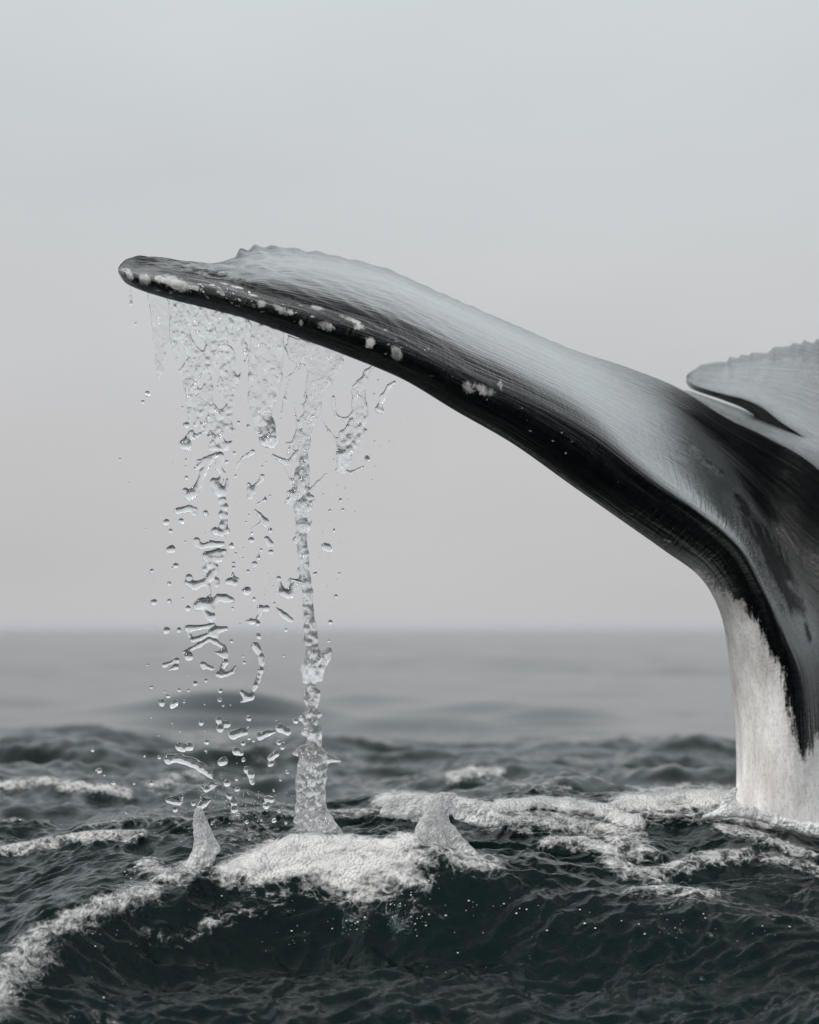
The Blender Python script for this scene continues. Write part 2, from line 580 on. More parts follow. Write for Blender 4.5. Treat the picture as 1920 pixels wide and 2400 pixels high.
def sea_height(x, y):
    px = 960 + x / np.maximum(y, 3.0) * F
    # the raised mound is fixed in the world: table columns are the x it spans at 8 m
    u = 960 + x / 8.0 * F
    yr, zr = table(u, RIDGE)
    (z2,) = table(u, BACK)
    y2 = 8.9
    h = np.zeros_like(x)
    floor = -0.31 + 0.04 * nz[0](x * 1.1, y * 1.3)
    front = sstep(yr - 0.43, yr + 0.03, y)
    front = front ** 1.15
    floor = floor - 0.13 * sstep(yr - 0.40, yr - 1.1, y)
    zf = floor + (zr - floor) * front
    t = np.clip((y - yr) / (y2 - yr), 0, 1)
    sag = -0.05 * np.sin(t * math.pi) * np.clip((zr + .1) * 8, 0, 1)
    zm = zr + (z2 - zr) * (t * t * (3 - 2 * t)) + sag
    back = sstep(y2, y2 + 1.3, y)
    zb = z2 + (-0.02 - z2) * back
    h = np.where(y < yr, zf, np.where(y < y2, zm, zb))
    # towards and behind the lens the water comes back to its mean level
    h = np.where(y < 6.0, h + (0 - h) * sstep(5.8, 4.0, y), h)
    nearm = sstep(3.5, 6.0, y) * (1 - sstep(9.3, 11.5, y))
    chop = sstep(9.3, 10.6, y) * (1 - sstep(12.5, 19, y))
    far = sstep(9.5, 14, y)
    wx = x + 0.06 * nz[1](x * 3, y * 3)
    wy = y + 0.06 * nz[2](x * 3, y * 3)
    # slanting flow of the near surface
    s = wx * 0.93 + wy * 0.36
    q = -wx * 0.30 + wy * 0.95
    n = 0.030 * nz[3](s * 1.5, q * 1.6) + 0.022 * nz[4](s * 3.2, q * 3.8)
    n += 0.0160 * ridged(nz[5], s * 4.6, q * 7.0)
    n += 0.0100 * ridged(nz[6], s * 9.5, q * 13 + 4)
    n += 0.0036 * ridged(nz[7], s * 19, q * 25)
    n += 0.0006 * nz[8](s * 45, q * 52)
    h += n * nearm * (1.0 + 0.25 * sstep(7.6, 7.0, y))
    c = 0.10 * nz[9](x * 1.05, y * 1.2) + 0.060 * nz[3](x * 2.3 + 9, y * 2.6) + 0.022 * ridged(nz[4], x * 3.5, y * 4) + 0.010 * ridged(nz[6], x * 8, y * 9) + 0.003 * nz[5](x * 13, y * 11)
    h += c * chop
    f = 0.09 * nz[10](x * 0.20, y * 0.13 + 3) + 0.012 * nz[9](x * 0.7 + 5, y * 0.55) + 0.0016 * nz[8](x * 3.1, y * 2.6)
    f += 0.17 * np.maximum(0, nz[11](x * 0.33 + 2.3, y * 0.30) - 0.12) ** 1.2 + 0.05 * np.maximum(0, nz[7](x * 0.8, y * 0.8) - 0.25)
    h += f * far
    for (qx, qy, wx_, hh) in ((560, 1676, .75, .11), (960, 1716, 0.9, .055), (1290, 1683, 0.55, .06), (60, 1668, .6, .05), (1120, 1770, .35, .05), (230, 1800, .55, .10), (90, 1745, .5, .05), (600, 1795, .35, .08), (760, 1760, .4, .03), (880, 1645, .6, .03), (1700, 1765, .3, .04)):
        Yq = H_CAM * F / (qy - HZ)
        Xq = (qx - 960) / F * Yq
        h += 1.7 * hh * np.exp(-((x - Xq) / wx_) ** 2 - ((y - Yq) / (0.16 + 0.011 * Yq)) ** 2)
    h += 0.02 * nz[10](x * 0.9, y * 0.9) * (1 - sstep(3.5, 6.0, y)) * (y > -30)
    return h


def build_sea():
    cx = np.linspace(-1.62, 1.62, 700)
    st = cx[1] - cx[0]
    ext = []
    a, d = cx[-1], st
    while a < 3000:
        d *= 1.16
        a += d
        ext.append(a)
    ext = np.array(ext)
    cx = np.concatenate([-ext[::-1], cx, ext])
    rows = [5.9]
    while rows[-1] < 6.6: rows.append(rows[-1] + 0.012)
    while rows[-1] < 9.6: rows.append(rows[-1] + 0.0068)
    while rows[-1] < 16: rows.append(rows[-1] * 1.0035)
    while rows[-1] < 60: rows.append(rows[-1] * 1.012)
    while rows[-1] < 9000: rows.append(rows[-1] * 1.05)
    pre = []
    a, d = 5.9, 0.012
    while a > -3000:
        d *= 1.17
        a -= d
        pre.append(a)
    ry = np.array(pre[::-1] + rows)
    X, Y = np.meshgrid(cx, ry)
    X = X * np.maximum(1.0, Y / 9.0)
    Hh = sea_height(X.ravel(), Y.ravel()).reshape(X.shape)
    V = np.stack([X.ravel(), Y.ravel(), Hh.ravel()], 1)
    nr, nc = X.shape
    print('sea grid', nr, nc)
    # foam attribute
    yy = V[:, 1]
    ok = (yy > 5.5) & (yy < 19) & (np.abs(V[:, 0] / np.maximum(yy, 1)) < 0.19)
    foam = np.zeros(len(V))
    P = V[ok]
    u, v = proj(P)
    wob = 10 * nz[0](u / 45, v / 30)
    wob2 = 6 * nz[1](u / 18 + 3, v / 14)
    fm = np.zeros(len(P)); gm = np.zeros(len(P))
    for fi_, (pts, hw, s) in enumerate(FOAM):
        FS = 0.86 if pts[0][0] < 1 and pts[0][1] > 2200 else 1.05 if fi_ < 3 or min(p[1] for p in pts) < 1900 else 0.72
        xs = [p[0] for p in pts]; ys = [p[1] for p in pts]
        m = (u > min(xs) - 3.5 * hw - 30) & (u < max(xs) + 3.5 * hw + 30) & (v > min(ys) - 2 * hw - 30) & (v < max(ys) + 2 * hw + 30)
        if not m.any(): continue
        um, vm = u[m] * 0.6, v[m]
        dd = np.full(um.shape, 1e9)
        for i in range(len(pts) - 1):
            d_, _ = seg_dist(um, vm, pts[i][0] * 0.6, pts[i][1], pts[i + 1][0] * 0.6, pts[i + 1][1])
            dd = np.minimum(dd, d_)
        gm[m] = np.maximum(gm[m], s * np.exp(-(dd / (hw * 0.95)) ** 2))
        dd = dd + 0.6 * wob[m] + 0.5 * wob2[m]
        val = s * FS * (1 - sstep(hw * 0.1, hw * 2.1, dd))
        fm[m] = np.maximum(fm[m], val)
    back_far = P[:, 1] > 9.6
    # foam only sits where the sheet faces the band it was seen on
    front_rows = np.array([0])
    foam[ok] = fm
    geo = np.zeros(len(V)); geo[ok] = gm
    # bands of the near mound must not repeat on the water hidden behind it
    yv = np.full(len(V), 0.0); yv[ok] = v
    foam[(yy > 9.7) & (yv > 1880)] *= 0.0
    geo[foam <= 0] = 0
    foam[(yy < 9.2) & (yv < 1840)] *= 0.0
    # raise thick foam into soft mounds
    V[:, 2] += 0.016 * np.clip(geo, 0, 1)
    idx = np.arange(nr * nc).reshape(nr, nc)
    Q = np.stack([idx[:-1, :-1], idx[:-1, 1:], idx[1:, 1:], idx[1:, :-1]], -1).reshape(-1, 4)
    me = mesh_from('sea', V, Q, M_SEA)
    fattr(me, 'near', np.where((yy > 4) & (yy < 60), 1 - 0.97 * sstep(8.8, 12, yy), 0.03))
    link('sea', me, kind='structure')
    # the foam lies on the water as a skin of its own
    fq = foam[Q].max(1) > 0.03
    Qf = Q[fq]
    used, inv = np.unique(Qf, return_inverse=True)
    Vf = V[used].copy()
    ff = foam[used]
    Vf[:, 2] += 0.0015 + 0.0015 * np.clip(ff, 0, 1)
    mf = mesh_from('foam', Vf, inv.reshape(-1, 4), M_FOAM)
    fattr(mf, 'foam', ff)
    link('foam', mf, label='bubbly white foam lying in bands over the waves round the tail', kind='stuff', cat='foam')
    print('foam quads', len(Qf))


build_sea()


# ------------------------------------------------------------------ whale tail
def catmull(P, n, closed=False):
    """P (k, ..., 3) -> n samples along axis 0"""
    k = P.shape[0]
    if closed:
        t = np.linspace(0, k, n, endpoint=False)
    else:
        t = np.linspace(0, k - 1, n)
    i = np.floor(t).astype(int)
    if not closed:
        i = np.minimum(i, k - 2)
    f = (t - i).reshape((-1,) + (1,) * (P.ndim - 1))

    def g(j):
        return P[j % k] if closed else P[np.clip(j, 0, k - 1)]
    p0, p1, p2, p3 = g(i - 1), g(i), g(i + 1), g(i + 2)
    return 0.5 * ((2 * p1) + (-p0 + p2) * f + (2 * p0 - 5 * p1 + 4 * p2 - p3) * f ** 2 + (-p0 + 3 * p1 - 3 * p2 + p3) * f ** 3)


# station: lower silhouette A, top of the rounded leading edge Cc, trailing edge E, depth of the leading edge, chord, thickness behind, (screen, depth) of D1 and D2
ST = [
    ((278, 640), (277, 628), (282, 620), 8.02, .02, 0, (.33, .33), (.66, .66)),
    ((296, 664), (294, 626), (302, 605), 8.00, .07, 0, (.33, .33), (.66, .66)),
    ((341, 684), (345, 636), (352, 602), 8.00, .13, 0, (.33, .33), (.66, .66)),
    ((405, 703), (415, 646), (430, 611), 8.00, .20, 0, (.33, .14), (.66, .44)),
    ((463, 717), (482, 658), (503, 617), 8.00, .28, 0, (.33, .14), (.66, .44)),
    ((521, 732), (545, 672), (556, 603), 8.00, .40, 0, (.33, .14), (.66, .44)),
    ((579, 748), (612, 690), (600, 588), 8.00, .52, 0, (.33, .08), (.66, .36)),
    ((690, 788), (725, 715), (680, 586), 8.01, .62, 0, (.33, .08), (.66, .36)),
    ((818, 836), (850, 750), (790, 603), 8.02, .70, 0, (.33, .08), (.66, .36)),
    ((946, 890), (985, 803), (905, 631), 8.04, .76, 0, (.33, .08), (.66, .36)),
    ((1068, 963), (1120, 868), (1040, 689), 8.07, .80, 0, (.33, .08), (.66, .36)),
    ((1202, 1040), (1262, 932), (1190, 754), 8.11, .82, 0, (.33, .09), (.67, .40)),
    ((1336, 1135), (1405, 1012), (1340, 818), 8.16, .84, 0, (.34, .13), (.68, .48)),
    ((1447, 1213), (1532, 1110), (1470, 861), 8.22, .84, .02, (.34, .30), (.68, .68)),
    ((1558, 1291), (1650, 1190), (1590, 909), 8.30, .80, .05, (.34, .54), (.68, .89)),
    ((1640, 1352), (1742, 1270), (1703, 977), 8.38, .68, .12, (.34, .80), (.65, .97)),
    ((1686, 1430), (1800, 1370), (1800, 1024), 8.46, .57, .25, (.32, .86), (.60, .98)),
    ((1706, 1520), (1845, 1470), (1915, 1094), 8.50, .46, .42, (.28, .74), (.56, .95)),
    ((1720, 1640), (1892, 1590), (2060, 1250), 8.54, .36, .50, (.33, .5), (.66, .8)),
    ((1727, 1781), (1905, 1760), (2160, 1520), 8.55, .26, .60, (.33, .5), (.66, .8)),
    ((1722, 1881), (1908, 1890), (2210, 1800), 8.56, .18, .64, (.33, .5), (.66, .85)),
    ((1700, 2000), (1908, 2030), (2240, 2000), 8.57, .12, .6, (.33, .5), (.66, .85)),
    ((1680, 2160), (1908, 2200), (2260, 2160), 8.57, .12, .6, (.33, .5), (.66, .85)),
]


def station(s):
    A, Cc, E, yl, ch, thick, d1, d2 = s
    A, Cc, E = np.array(A, float), np.array(Cc, float), np.array(E, float)
    nose = min(0.055 + thick * 0.3, ch * 0.9)
    cf = 0.55 - 0.38 * min(thick / 0.42, 1)
    pts = []
    pts.append(at(A[0], A[1], yl + nose))
    b = A + (Cc - A) * 0.30
    off = (Cc - A); off = np.array([off[1], -off[0]]) * 0.0
    pts.append(at(*(b + off), yl + nose * 0.18))
    b = A + (Cc - A) * 0.66
    pts.append(at(*b, yl))
    pts.append(at(Cc[0], Cc[1], yl + nose * cf))
    for (sc, dp) in (d1, d2):
        q = Cc + (E - Cc) * sc
        pts.append(at(q[0], q[1], yl + nose * cf + (ch - nose * cf) * dp))
    q = Cc + (E - Cc) * 0.9
    d9 = d2[1] + (1 - d2[1]) * (0.9 - d2[0]) / (1 - d2[0])
    pts.append(at(q[0], q[1], yl + nose * cf + (ch - nose * cf) * d9))
    e = np.array(at(E[0], E[1], yl + ch))
    pts.append(tuple(e))
    a = np.array(pts[0])
    # underside / far side
    push = thick * 1.1 + 0.5 * math.exp(-((ST.index(s) - 15.6) / 1.5) ** 2)
    for tt in (0.04, 0.3, 0.65, 0.88):
        q = e + (a - e) * tt
        q[1] += push * math.sin(min(tt * 1.1, 1) * math.pi)
        q[2] -= 0.004 if tt < .1 else 0.0
        pts.append(tuple(q))
    return np.array(pts)


def build_whale():
    CP = np.stack([station(s) for s in ST])          # (k, m, 3)
    k, m = CP.shape[:2]
    nu, nv = 720, 260
    G = catmull(CP, nu)                              # along span
    G = np.swapaxes(G, 0, 1)                         # (m, nu, 3)
    G = catmull(G, nv, closed=True)                  # around
    G = np.swapaxes(G, 0, 1)                         # (nu, nv, 3)
    # tip is drawn together
    U = np.linspace(0, 1, nu)[:, None] * np.ones((1, nv))
    Vv = np.ones((nu, 1)) * np.linspace(0, 1, nv, endpoint=False)[None, :]
    # section index of each sample (0..m)
    sec = Vv * m
    st_i = U * (k - 1)
    # trailing-edge serrations: only near E (section index 7), strong between stations 4.5 and 9
    edge = np.exp(-((sec - 7.0) / 0.9) ** 2)
    X = G[..., 0]
    pxs = 960 + X / G[..., 1] * F
    amp = sstep(548, 556, pxs) * (1 - sstep(620, 900, pxs)) * 0.013 + sstep(640, 760, pxs) * (1 - sstep(1300, 1600, pxs)) * 0.002
    for kx, kl, kr, kh in ((563, 7, 16, .016), (597, 12, 20, .015), (634, 11, 26, .011), (688, 22, 26, .006), (742, 10, 24, .007), (790, 16, 20, .004), (838, 10, 24, .004), (905, 14, 30, .003)):
        dx_ = pxs - kx
        G[..., 2] += np.exp(-((sec - 6.9) / 0.8) ** 2) * 1.35 * kh * np.exp(-np.where(dx_ < 0, (dx_ / kl) ** 2, (dx_ / kr) ** 2))
    G[..., 2] += edge * 0.003 * nz[6](pxs / 22.0, pxs * 0) * sstep(548, 556, pxs) * (1 - sstep(1300, 1600, pxs))
    # knobs and creases near the tip
    edge2 = np.exp(-((sec - 5.6) / 1.4) ** 2)
    wv = nz[2](pxs / 38.0 + sec * 0.9, sec * 2.2) * 0.010
    tipm = sstep(300, 330, pxs) * (1 - sstep(600, 760, pxs))
    G[..., 2] += edge2 * wv * tipm
    G[..., 2] += 0.0035 * nz[3](pxs / 60.0, sec * 3.2 + pxs / 90) * sstep(300, 400, pxs) * (1 - sstep(900, 1300, pxs)) * np.exp(-((sec - 4) / 2.0) ** 2)
    # bumps along the leading edge of the tip
    lead = np.exp(-((sec - 1.6) / 1.2) ** 2)
    G[..., 1] -= lead * 0.010 * np.abs(nz[4](pxs / 42.0, sec * 0.6)) * (1 - sstep(480, 700, pxs)) * sstep(290, 310, pxs)
    # belly: faint lengthwise folds
    G[..., 0] += 0.004 * nz[5](sec * 5.0, U * 9) * sstep(0.70, 0.8, U)

    V = G.reshape(-1, 3)
    idx = np.arange(nu * nv).reshape(nu, nv)
    a, b = idx[:-1], np.roll(idx[:-1], -1, 1)
    c, d = np.roll(idx[1:], -1, 1), idx[1:]
    Q = np.stack([a, d, c, b], -1).reshape(-1, 4)
    uvq = np.stack([np.stack([U[:-1], Vv[:-1]], -1), np.stack([U[1:], Vv[1:]], -1),
                    np.stack([U[1:], Vv[1:] + 1 / nv], -1), np.stack([U[:-1], Vv[:-1] + 1 / nv], -1)], 2).reshape(-1, 2)
    # tip cap
    tip = V[idx[0]].mean(0) + np.array([-0.004, 0, 0])
    Vs, Qs, UVs = [V, tip[None]], [Q], [uvq]
    tix = len(V)
    capq = np.stack([np.full(nv // 2, tix), idx[0][0::2], idx[0][1::2], np.roll(idx[0][0::2], -1)], -1)
    Qs.append(capq)
    UVs.append(np.zeros((len(capq) * 4, 2)))
    front = np.concatenate([(np.exp(-((sec - 2.0) / 1.8) ** 2)).ravel(), [1]])
    base = len(V) + 1

    # ---- right-hand fluke behind, and the saddle between
    def loft(CPs, nu, nv, jit=None):
        Gs = catmull(np.array(CPs), nu)
        Gs = np.swapaxes(catmull(np.swapaxes(Gs, 0, 1), nv, closed=True), 0, 1)
        if jit: Gs = jit(Gs)
        return Gs

    def lobe_section(x, top, low, yn, yf, th):
        # near lower rim, upper surface to the far serrated rim, and back underneath
        P = []
        P.append(at(x, low + 3, yn + 0.02))
        P.append(at(x, low - th * 0.5, yn))
        P.append(at(x, low - th, yn + 0.008))
        for s_ in (0.25, 0.5, 0.75, 0.95):
            P.append(at(x, low - th + (top - low + th) * s_, yn + 0.03 + (yf - yn) * s_))
        P.append(at(x, top, yf))
        e = np.array(at(x, top + 4, yf))
        a = np.array(P[0])
        for tt in (0.25, 0.6, 0.9):
            q = e + (a - e) * tt
            q[2] -= 0.01
            P.append(tuple(q))
        return P
    LB = [(1609, 882, 888, 9.62, 9.66, 3), (1618, 873, 902, 9.55, 9.75, 8), (1640, 860, 914, 9.5, 9.85, 9), (1690, 850, 932, 9.45, 9.95, 13), (1745, 835, 955, 9.4, 10.05, 24),
          (1790, 828, 985, 9.36, 10.1, 34), (1830, 818, 1012, 9.33, 10.15, 30), (1870, 808, 1030, 9.3, 10.2, 22), (1920, 803, 1065, 9.26, 10.2, 22), (2010, 790, 1110, 9.2, 10.2, 25), (2200, 770, 1160, 9.2, 10.15, 25), (2450, 800, 1100, 9.3, 10.0, 15), (2600, 860, 1050, 9.35, 9.8, 8), (2700, 930, 980, 9.4, 9.5, 3)]

    def jit(Gs):
        p = 960 + Gs[..., 0] / Gs[..., 1] * F
        sc = np.linspace(0, 11, Gs.shape[1], endpoint=False)[None, :]
        e = np.exp(-((sc - 7.0) / 0.8) ** 2)
        s_ = ((p - 1600) / 41.0 + 0.35 * np.sin(p / 23.0) + 0.2 * np.sin(p / 57.0)) % 1.0
        pr = np.where(s_ < 0.2, s_ / 0.2, 1 - (s_ - 0.2) / 0.8) - 0.4
        Gs[..., 2] += e * (0.010 + 0.010 * np.sin(p / 31.0) ** 2) * pr * sstep(1612, 1660, p)
        return Gs
    L1 = loft([lobe_section(*r) for r in LB], 260, 120, jit)
    # saddle: rounded back that runs behind the bright ridge
    SD = []
    for (x, yrow, Yn, up) in ((1590, 921, 9.14, 3), (1635, 944, 9.12, 10), (1706, 982, 9.09, 22), (1790, 1022, 9.05, 30), (1852, 1052, 9.02, 38), (1915, 1098, 8.99, 60), (2050, 1250, 8.95, 130), (2160, 1500, 8.9, 160), (2260, 1900, 8.9, 180), (2300, 2200, 8.9, 180)):
        ln = 1 + up / 60
        SD.append([at(x, yrow + 5, Yn + 0.10), at(x, yrow + 2, Yn + 0.02), at(x + 2 * ln, yrow - 4, Yn + 0.03), at(x + 8 * ln, yrow - 4 - up * .35, Yn + .12), at(x + 18 * ln, yrow - 4 - up * .75, Yn + .3),
                   at(x + 26 * ln, yrow - up, Yn + .42), at(x + 30 * ln, yrow - up + 16, Yn + .46), at(x + 20 * ln, yrow + 16, Yn + .3), at(x + 8 * ln, yrow + 10, Yn + .16)])
    L2 = loft(SD, 300, 90)
    for Gs in (L1, L2):
        n1, n2 = Gs.shape[:2]
        ix = np.arange(n1 * n2).reshape(n1, n2) + base
        a, b = ix[:-1], np.roll(ix[:-1], -1, 1)
        c, d = np.roll(ix[1:], -1, 1), ix[1:]
        Qs.append(np.stack([a, d, c, b], -1).reshape(-1, 4))
        u_, v_ = np.meshgrid(np.linspace(0, .4, n1), np.linspace(0, 1, n2, endpoint=False), indexing='ij')
        UVs.append(np.stack([np.stack([u_[:-1], v_[:-1]], -1), np.stack([u_[1:], v_[1:]], -1),
                             np.stack([u_[1:], v_[1:] + 1 / n2], -1), np.stack([u_[:-1], v_[:-1] + 1 / n2], -1)], 2).reshape(-1, 2))
        Vs.append(Gs.reshape(-1, 3))
        base += n1 * n2
        front = np.concatenate([front, np.zeros(n1 * n2)])
    V = np.concatenate(Vs)
    Q = np.concatenate(Qs)
    UV = np.concatenate(UVs)
    me = bpy.data.meshes.new('whale_tail')
    me = mesh_from('whale_tail', V, Q, M_SKIN)
    ul = me.uv_layers.new(name='UVMap')
    if len(ul.data) == len(UV):
        ul.data.foreach_set('uv', np.ascontiguousarray(UV, np.float32).ravel())
    else:
        print('UV MISMATCH', len(ul.data), len(UV))
    # markings
    u, v = proj(V)
    # (x, y, rx, ry, angle, strength)
    SC = [(410, 662, 42, 17, 20, 1.2), (378, 655, 22, 12, 20, 1.2), (340, 655, 16, 20, -20, 1.05), (302, 645, 13, 24, -15, .95), (288, 640, 10, 20, 0, .7), (455, 674, 22, 10, 20, 1.0),
          (370, 681, 9, 4, 10, 1.1), (401, 686, 7, 4, 0, .9), (520, 687, 12, 7, 25, 1.05), (499, 668, 11, 3, 10, .9), (525, 664, 11, 3, 15, .9), (556, 673, 15, 3, 12, 1.0),
          (594, 692, 15, 3, 12, 1.1), (612, 711, 12, 11, 30, 1.2), (660, 727, 26, 12, 25, .85), (680, 732, 10, 8, 25, 1.0), (745, 722, 20, 7, 15, .95), (765, 765, 22, 16, 25, .9), (705, 756, 5, 10, 0, 1.0),
          (825, 750, 26, 6, 18, 1.1), (840, 765, 16, 16, 40, .75), (868, 802, 13, 16, -30, 1.15), (930, 828, 13, 24, -20, 1.2), (800, 740, 10, 5, 0, .8), (1100, 905, 16, 22, -30, .75), (1135, 912, 34, 18, 25, .85), (1172, 900, 8, 16, -10, .85),
          (1450, 1130, 8, 5, 0, .5), (1520, 1240, 18, 4, 20, .55), (1480, 1205, 16, 3, 25, .5), (1560, 1265, 20, 4, 25, .55), (1665, 1310, 14, 6, 0, .6), (1205, 1012, 12, 3, 20, .5)]
    rf = np.random.RandomState(17)
    Al = np.array([q_[0] for q_ in ST[3:13]], float); Cl = np.array([q_[1] for q_ in ST[3:13]], float)
    for _ in range(110):
        tq = rf.rand() ** 1.2 * 8.9
        iq = int(tq); fq_ = tq - iq
        a_ = Al[iq] + (Al[iq + 1] - Al[iq]) * fq_; c_ = Cl[iq] + (Cl[iq + 1] - Cl[iq]) * fq_
        pq = a_ + (c_ - a_) * (0.35 + 0.65 * rf.rand())
        SC.append((pq[0], pq[1], 1.5 + 7 * rf.rand() ** 2, 1.2 + 3.5 * rf.rand() ** 2, 30 * rf.randn() + 15, 0.5 + 0.6 * rf.rand()))
    scar = np.zeros(len(V))
    m0 = V[:, 1] < 8.25
    for (x, y, rx, ry, an, s_) in SC:
        ca, sa = math.cos(math.radians(an)), math.sin(math.radians(an))
        dx, dy = u - x, v - y
        a = (dx * ca + dy * sa) / (rx * 1.0)
        b = (-dx * sa + dy * ca) / (ry * 0.95)
        scar = np.maximum(scar, s_ * np.exp(-(a * a + b * b) ** 1.3 * 1.0))
    scar *= (V[:, 1] < 8.5)
    fattr(me, 'scar', scar)
    BP = [(1645, 1335), (1667, 1367), (1734, 1408), (1775, 1460), (1801, 1515), (1834, 1571), (1845, 1638), (1860, 1720), (1882, 1782), (1897, 1757), (1925, 1715), (2400, 1600), (2400, 2600), (1400, 2600), (1400, 1335)]
    sdv = poly_sdf(u, v, BP)
    belly = np.clip(0.5 - sdv / 60, 0, 1)
    fattr(me, 'belly', belly)
    DP = [(1720, 1165), (1735, 1150), (1770, 1200), (1820, 1260), (1850, 1320), (1880, 1400), (1900, 1500), (1840, 1420), (1790, 1330), (1740, 1240)]
    dull = np.clip(0.45 - poly_sdf(u, v, DP) / 75, 0, 1)
    for (x0, y0, x1, y1, rr) in ((1625, 1055, 1690, 1110, 7), (480, 640, 530, 650, 10), (430, 628, 500, 640, 5), (540, 655, 600, 670, 8)):
        dd, _ = seg_dist(u, v, x0, y0, x1, y1)
        dull = np.maximum(dull, 0.55 * (1 - sstep(rr * .5, rr * 2.2, dd)))
    dull *= (V[:, 1] < 9.2)
    fattr(me, 'dull', dull)
    fattr(me, 'front', front)
    link('whale_tail', me, label='raised dark whale tail with white scarred fluke edge and pale belly side', cat='whale')


build_whale()


# ------------------------------------------------------------------ falling water
def surface_nets(f, o, d):
    """f: 3-D field, positive inside. o origin, d step -> verts, quads"""
    s = f > 0
    nx, ny, nzz = f.shape
    cnt = np.zeros((nx - 1, ny - 1, nzz - 1), np.float32)
    pos = np.zeros((nx - 1, ny - 1, nzz - 1, 3), np.float32)
    I, J, K = np.meshgrid(np.arange(nx - 1), np.arange(ny - 1), np.arange(nzz - 1), indexing='ij')
    base = np.stack([I, J, K], -1).astype(np.float32)
    corners = [(a, b, c) for a in (0, 1) for b in (0, 1) for c in (0, 1)]

    def sub(A, c):
        return A[c[0]:nx - 1 + c[0], c[1]:ny - 1 + c[1], c[2]:nzz - 1 + c[2]]
    for i, a in enumerate(corners):
        for b in corners[i + 1:]:
            if sum(abs(p - q) for p, q in zip(a, b)) != 1: continue
            fa, fb = sub(f, a), sub(f, b)
            cr_ = (fa > 0) != (fb > 0)
            t = np.where(cr_, fa / np.where(cr_, fa - fb, 1), 0)
            for ax in range(3):
                pos[..., ax] += cr_ * (a[ax] + (b[ax] - a[ax]) * t)
            cnt += cr_
    act = cnt > 0
    ids = np.full(act.shape, -1, np.int64)
    ids[act] = np.arange(act.sum())
    P = (base[act] + pos[act] / cnt[act][:, None]) * np.array(d) + np.array(o)
    quads = []
    for ax in range(3):
        sl0 = [slice(1, -1)] * 3
        A = np.take(s, range(0, s.shape[ax] - 1), ax)
        B = np.take(s, range(1, s.shape[ax]), ax)
        e = np.argwhere(A != B)
        if len(e) == 0: continue
        o1, o2 = [(1, 2), (2, 0), (0, 1)][ax]
        e = e[(e[:, o1] > 0) & (e[:, o2] > 0) & (e[:, o1] < s.shape[o1] - 1) & (e[:, o2] < s.shape[o2] - 1)]
        fl = A[e[:, 0], e[:, 1], e[:, 2]]
        q = []
        for (d1, d2) in ((1, 1), (0, 1), (0, 0), (1, 0)):
            ee = e.copy()
            ee[:, o1] -= d1
            ee[:, o2] -= d2
            q.append(ids[ee[:, 0], ee[:, 1], ee[:, 2]])
        q = np.stack(q, -1)
        q[~fl] = q[~fl][:, ::-1]
        quads.append(q)
    Q = np.concatenate(quads)
    Q = Q[(Q >= 0).all(1)]
    return P, Q


FN = [Noise(40 + i) for i in range(6)]


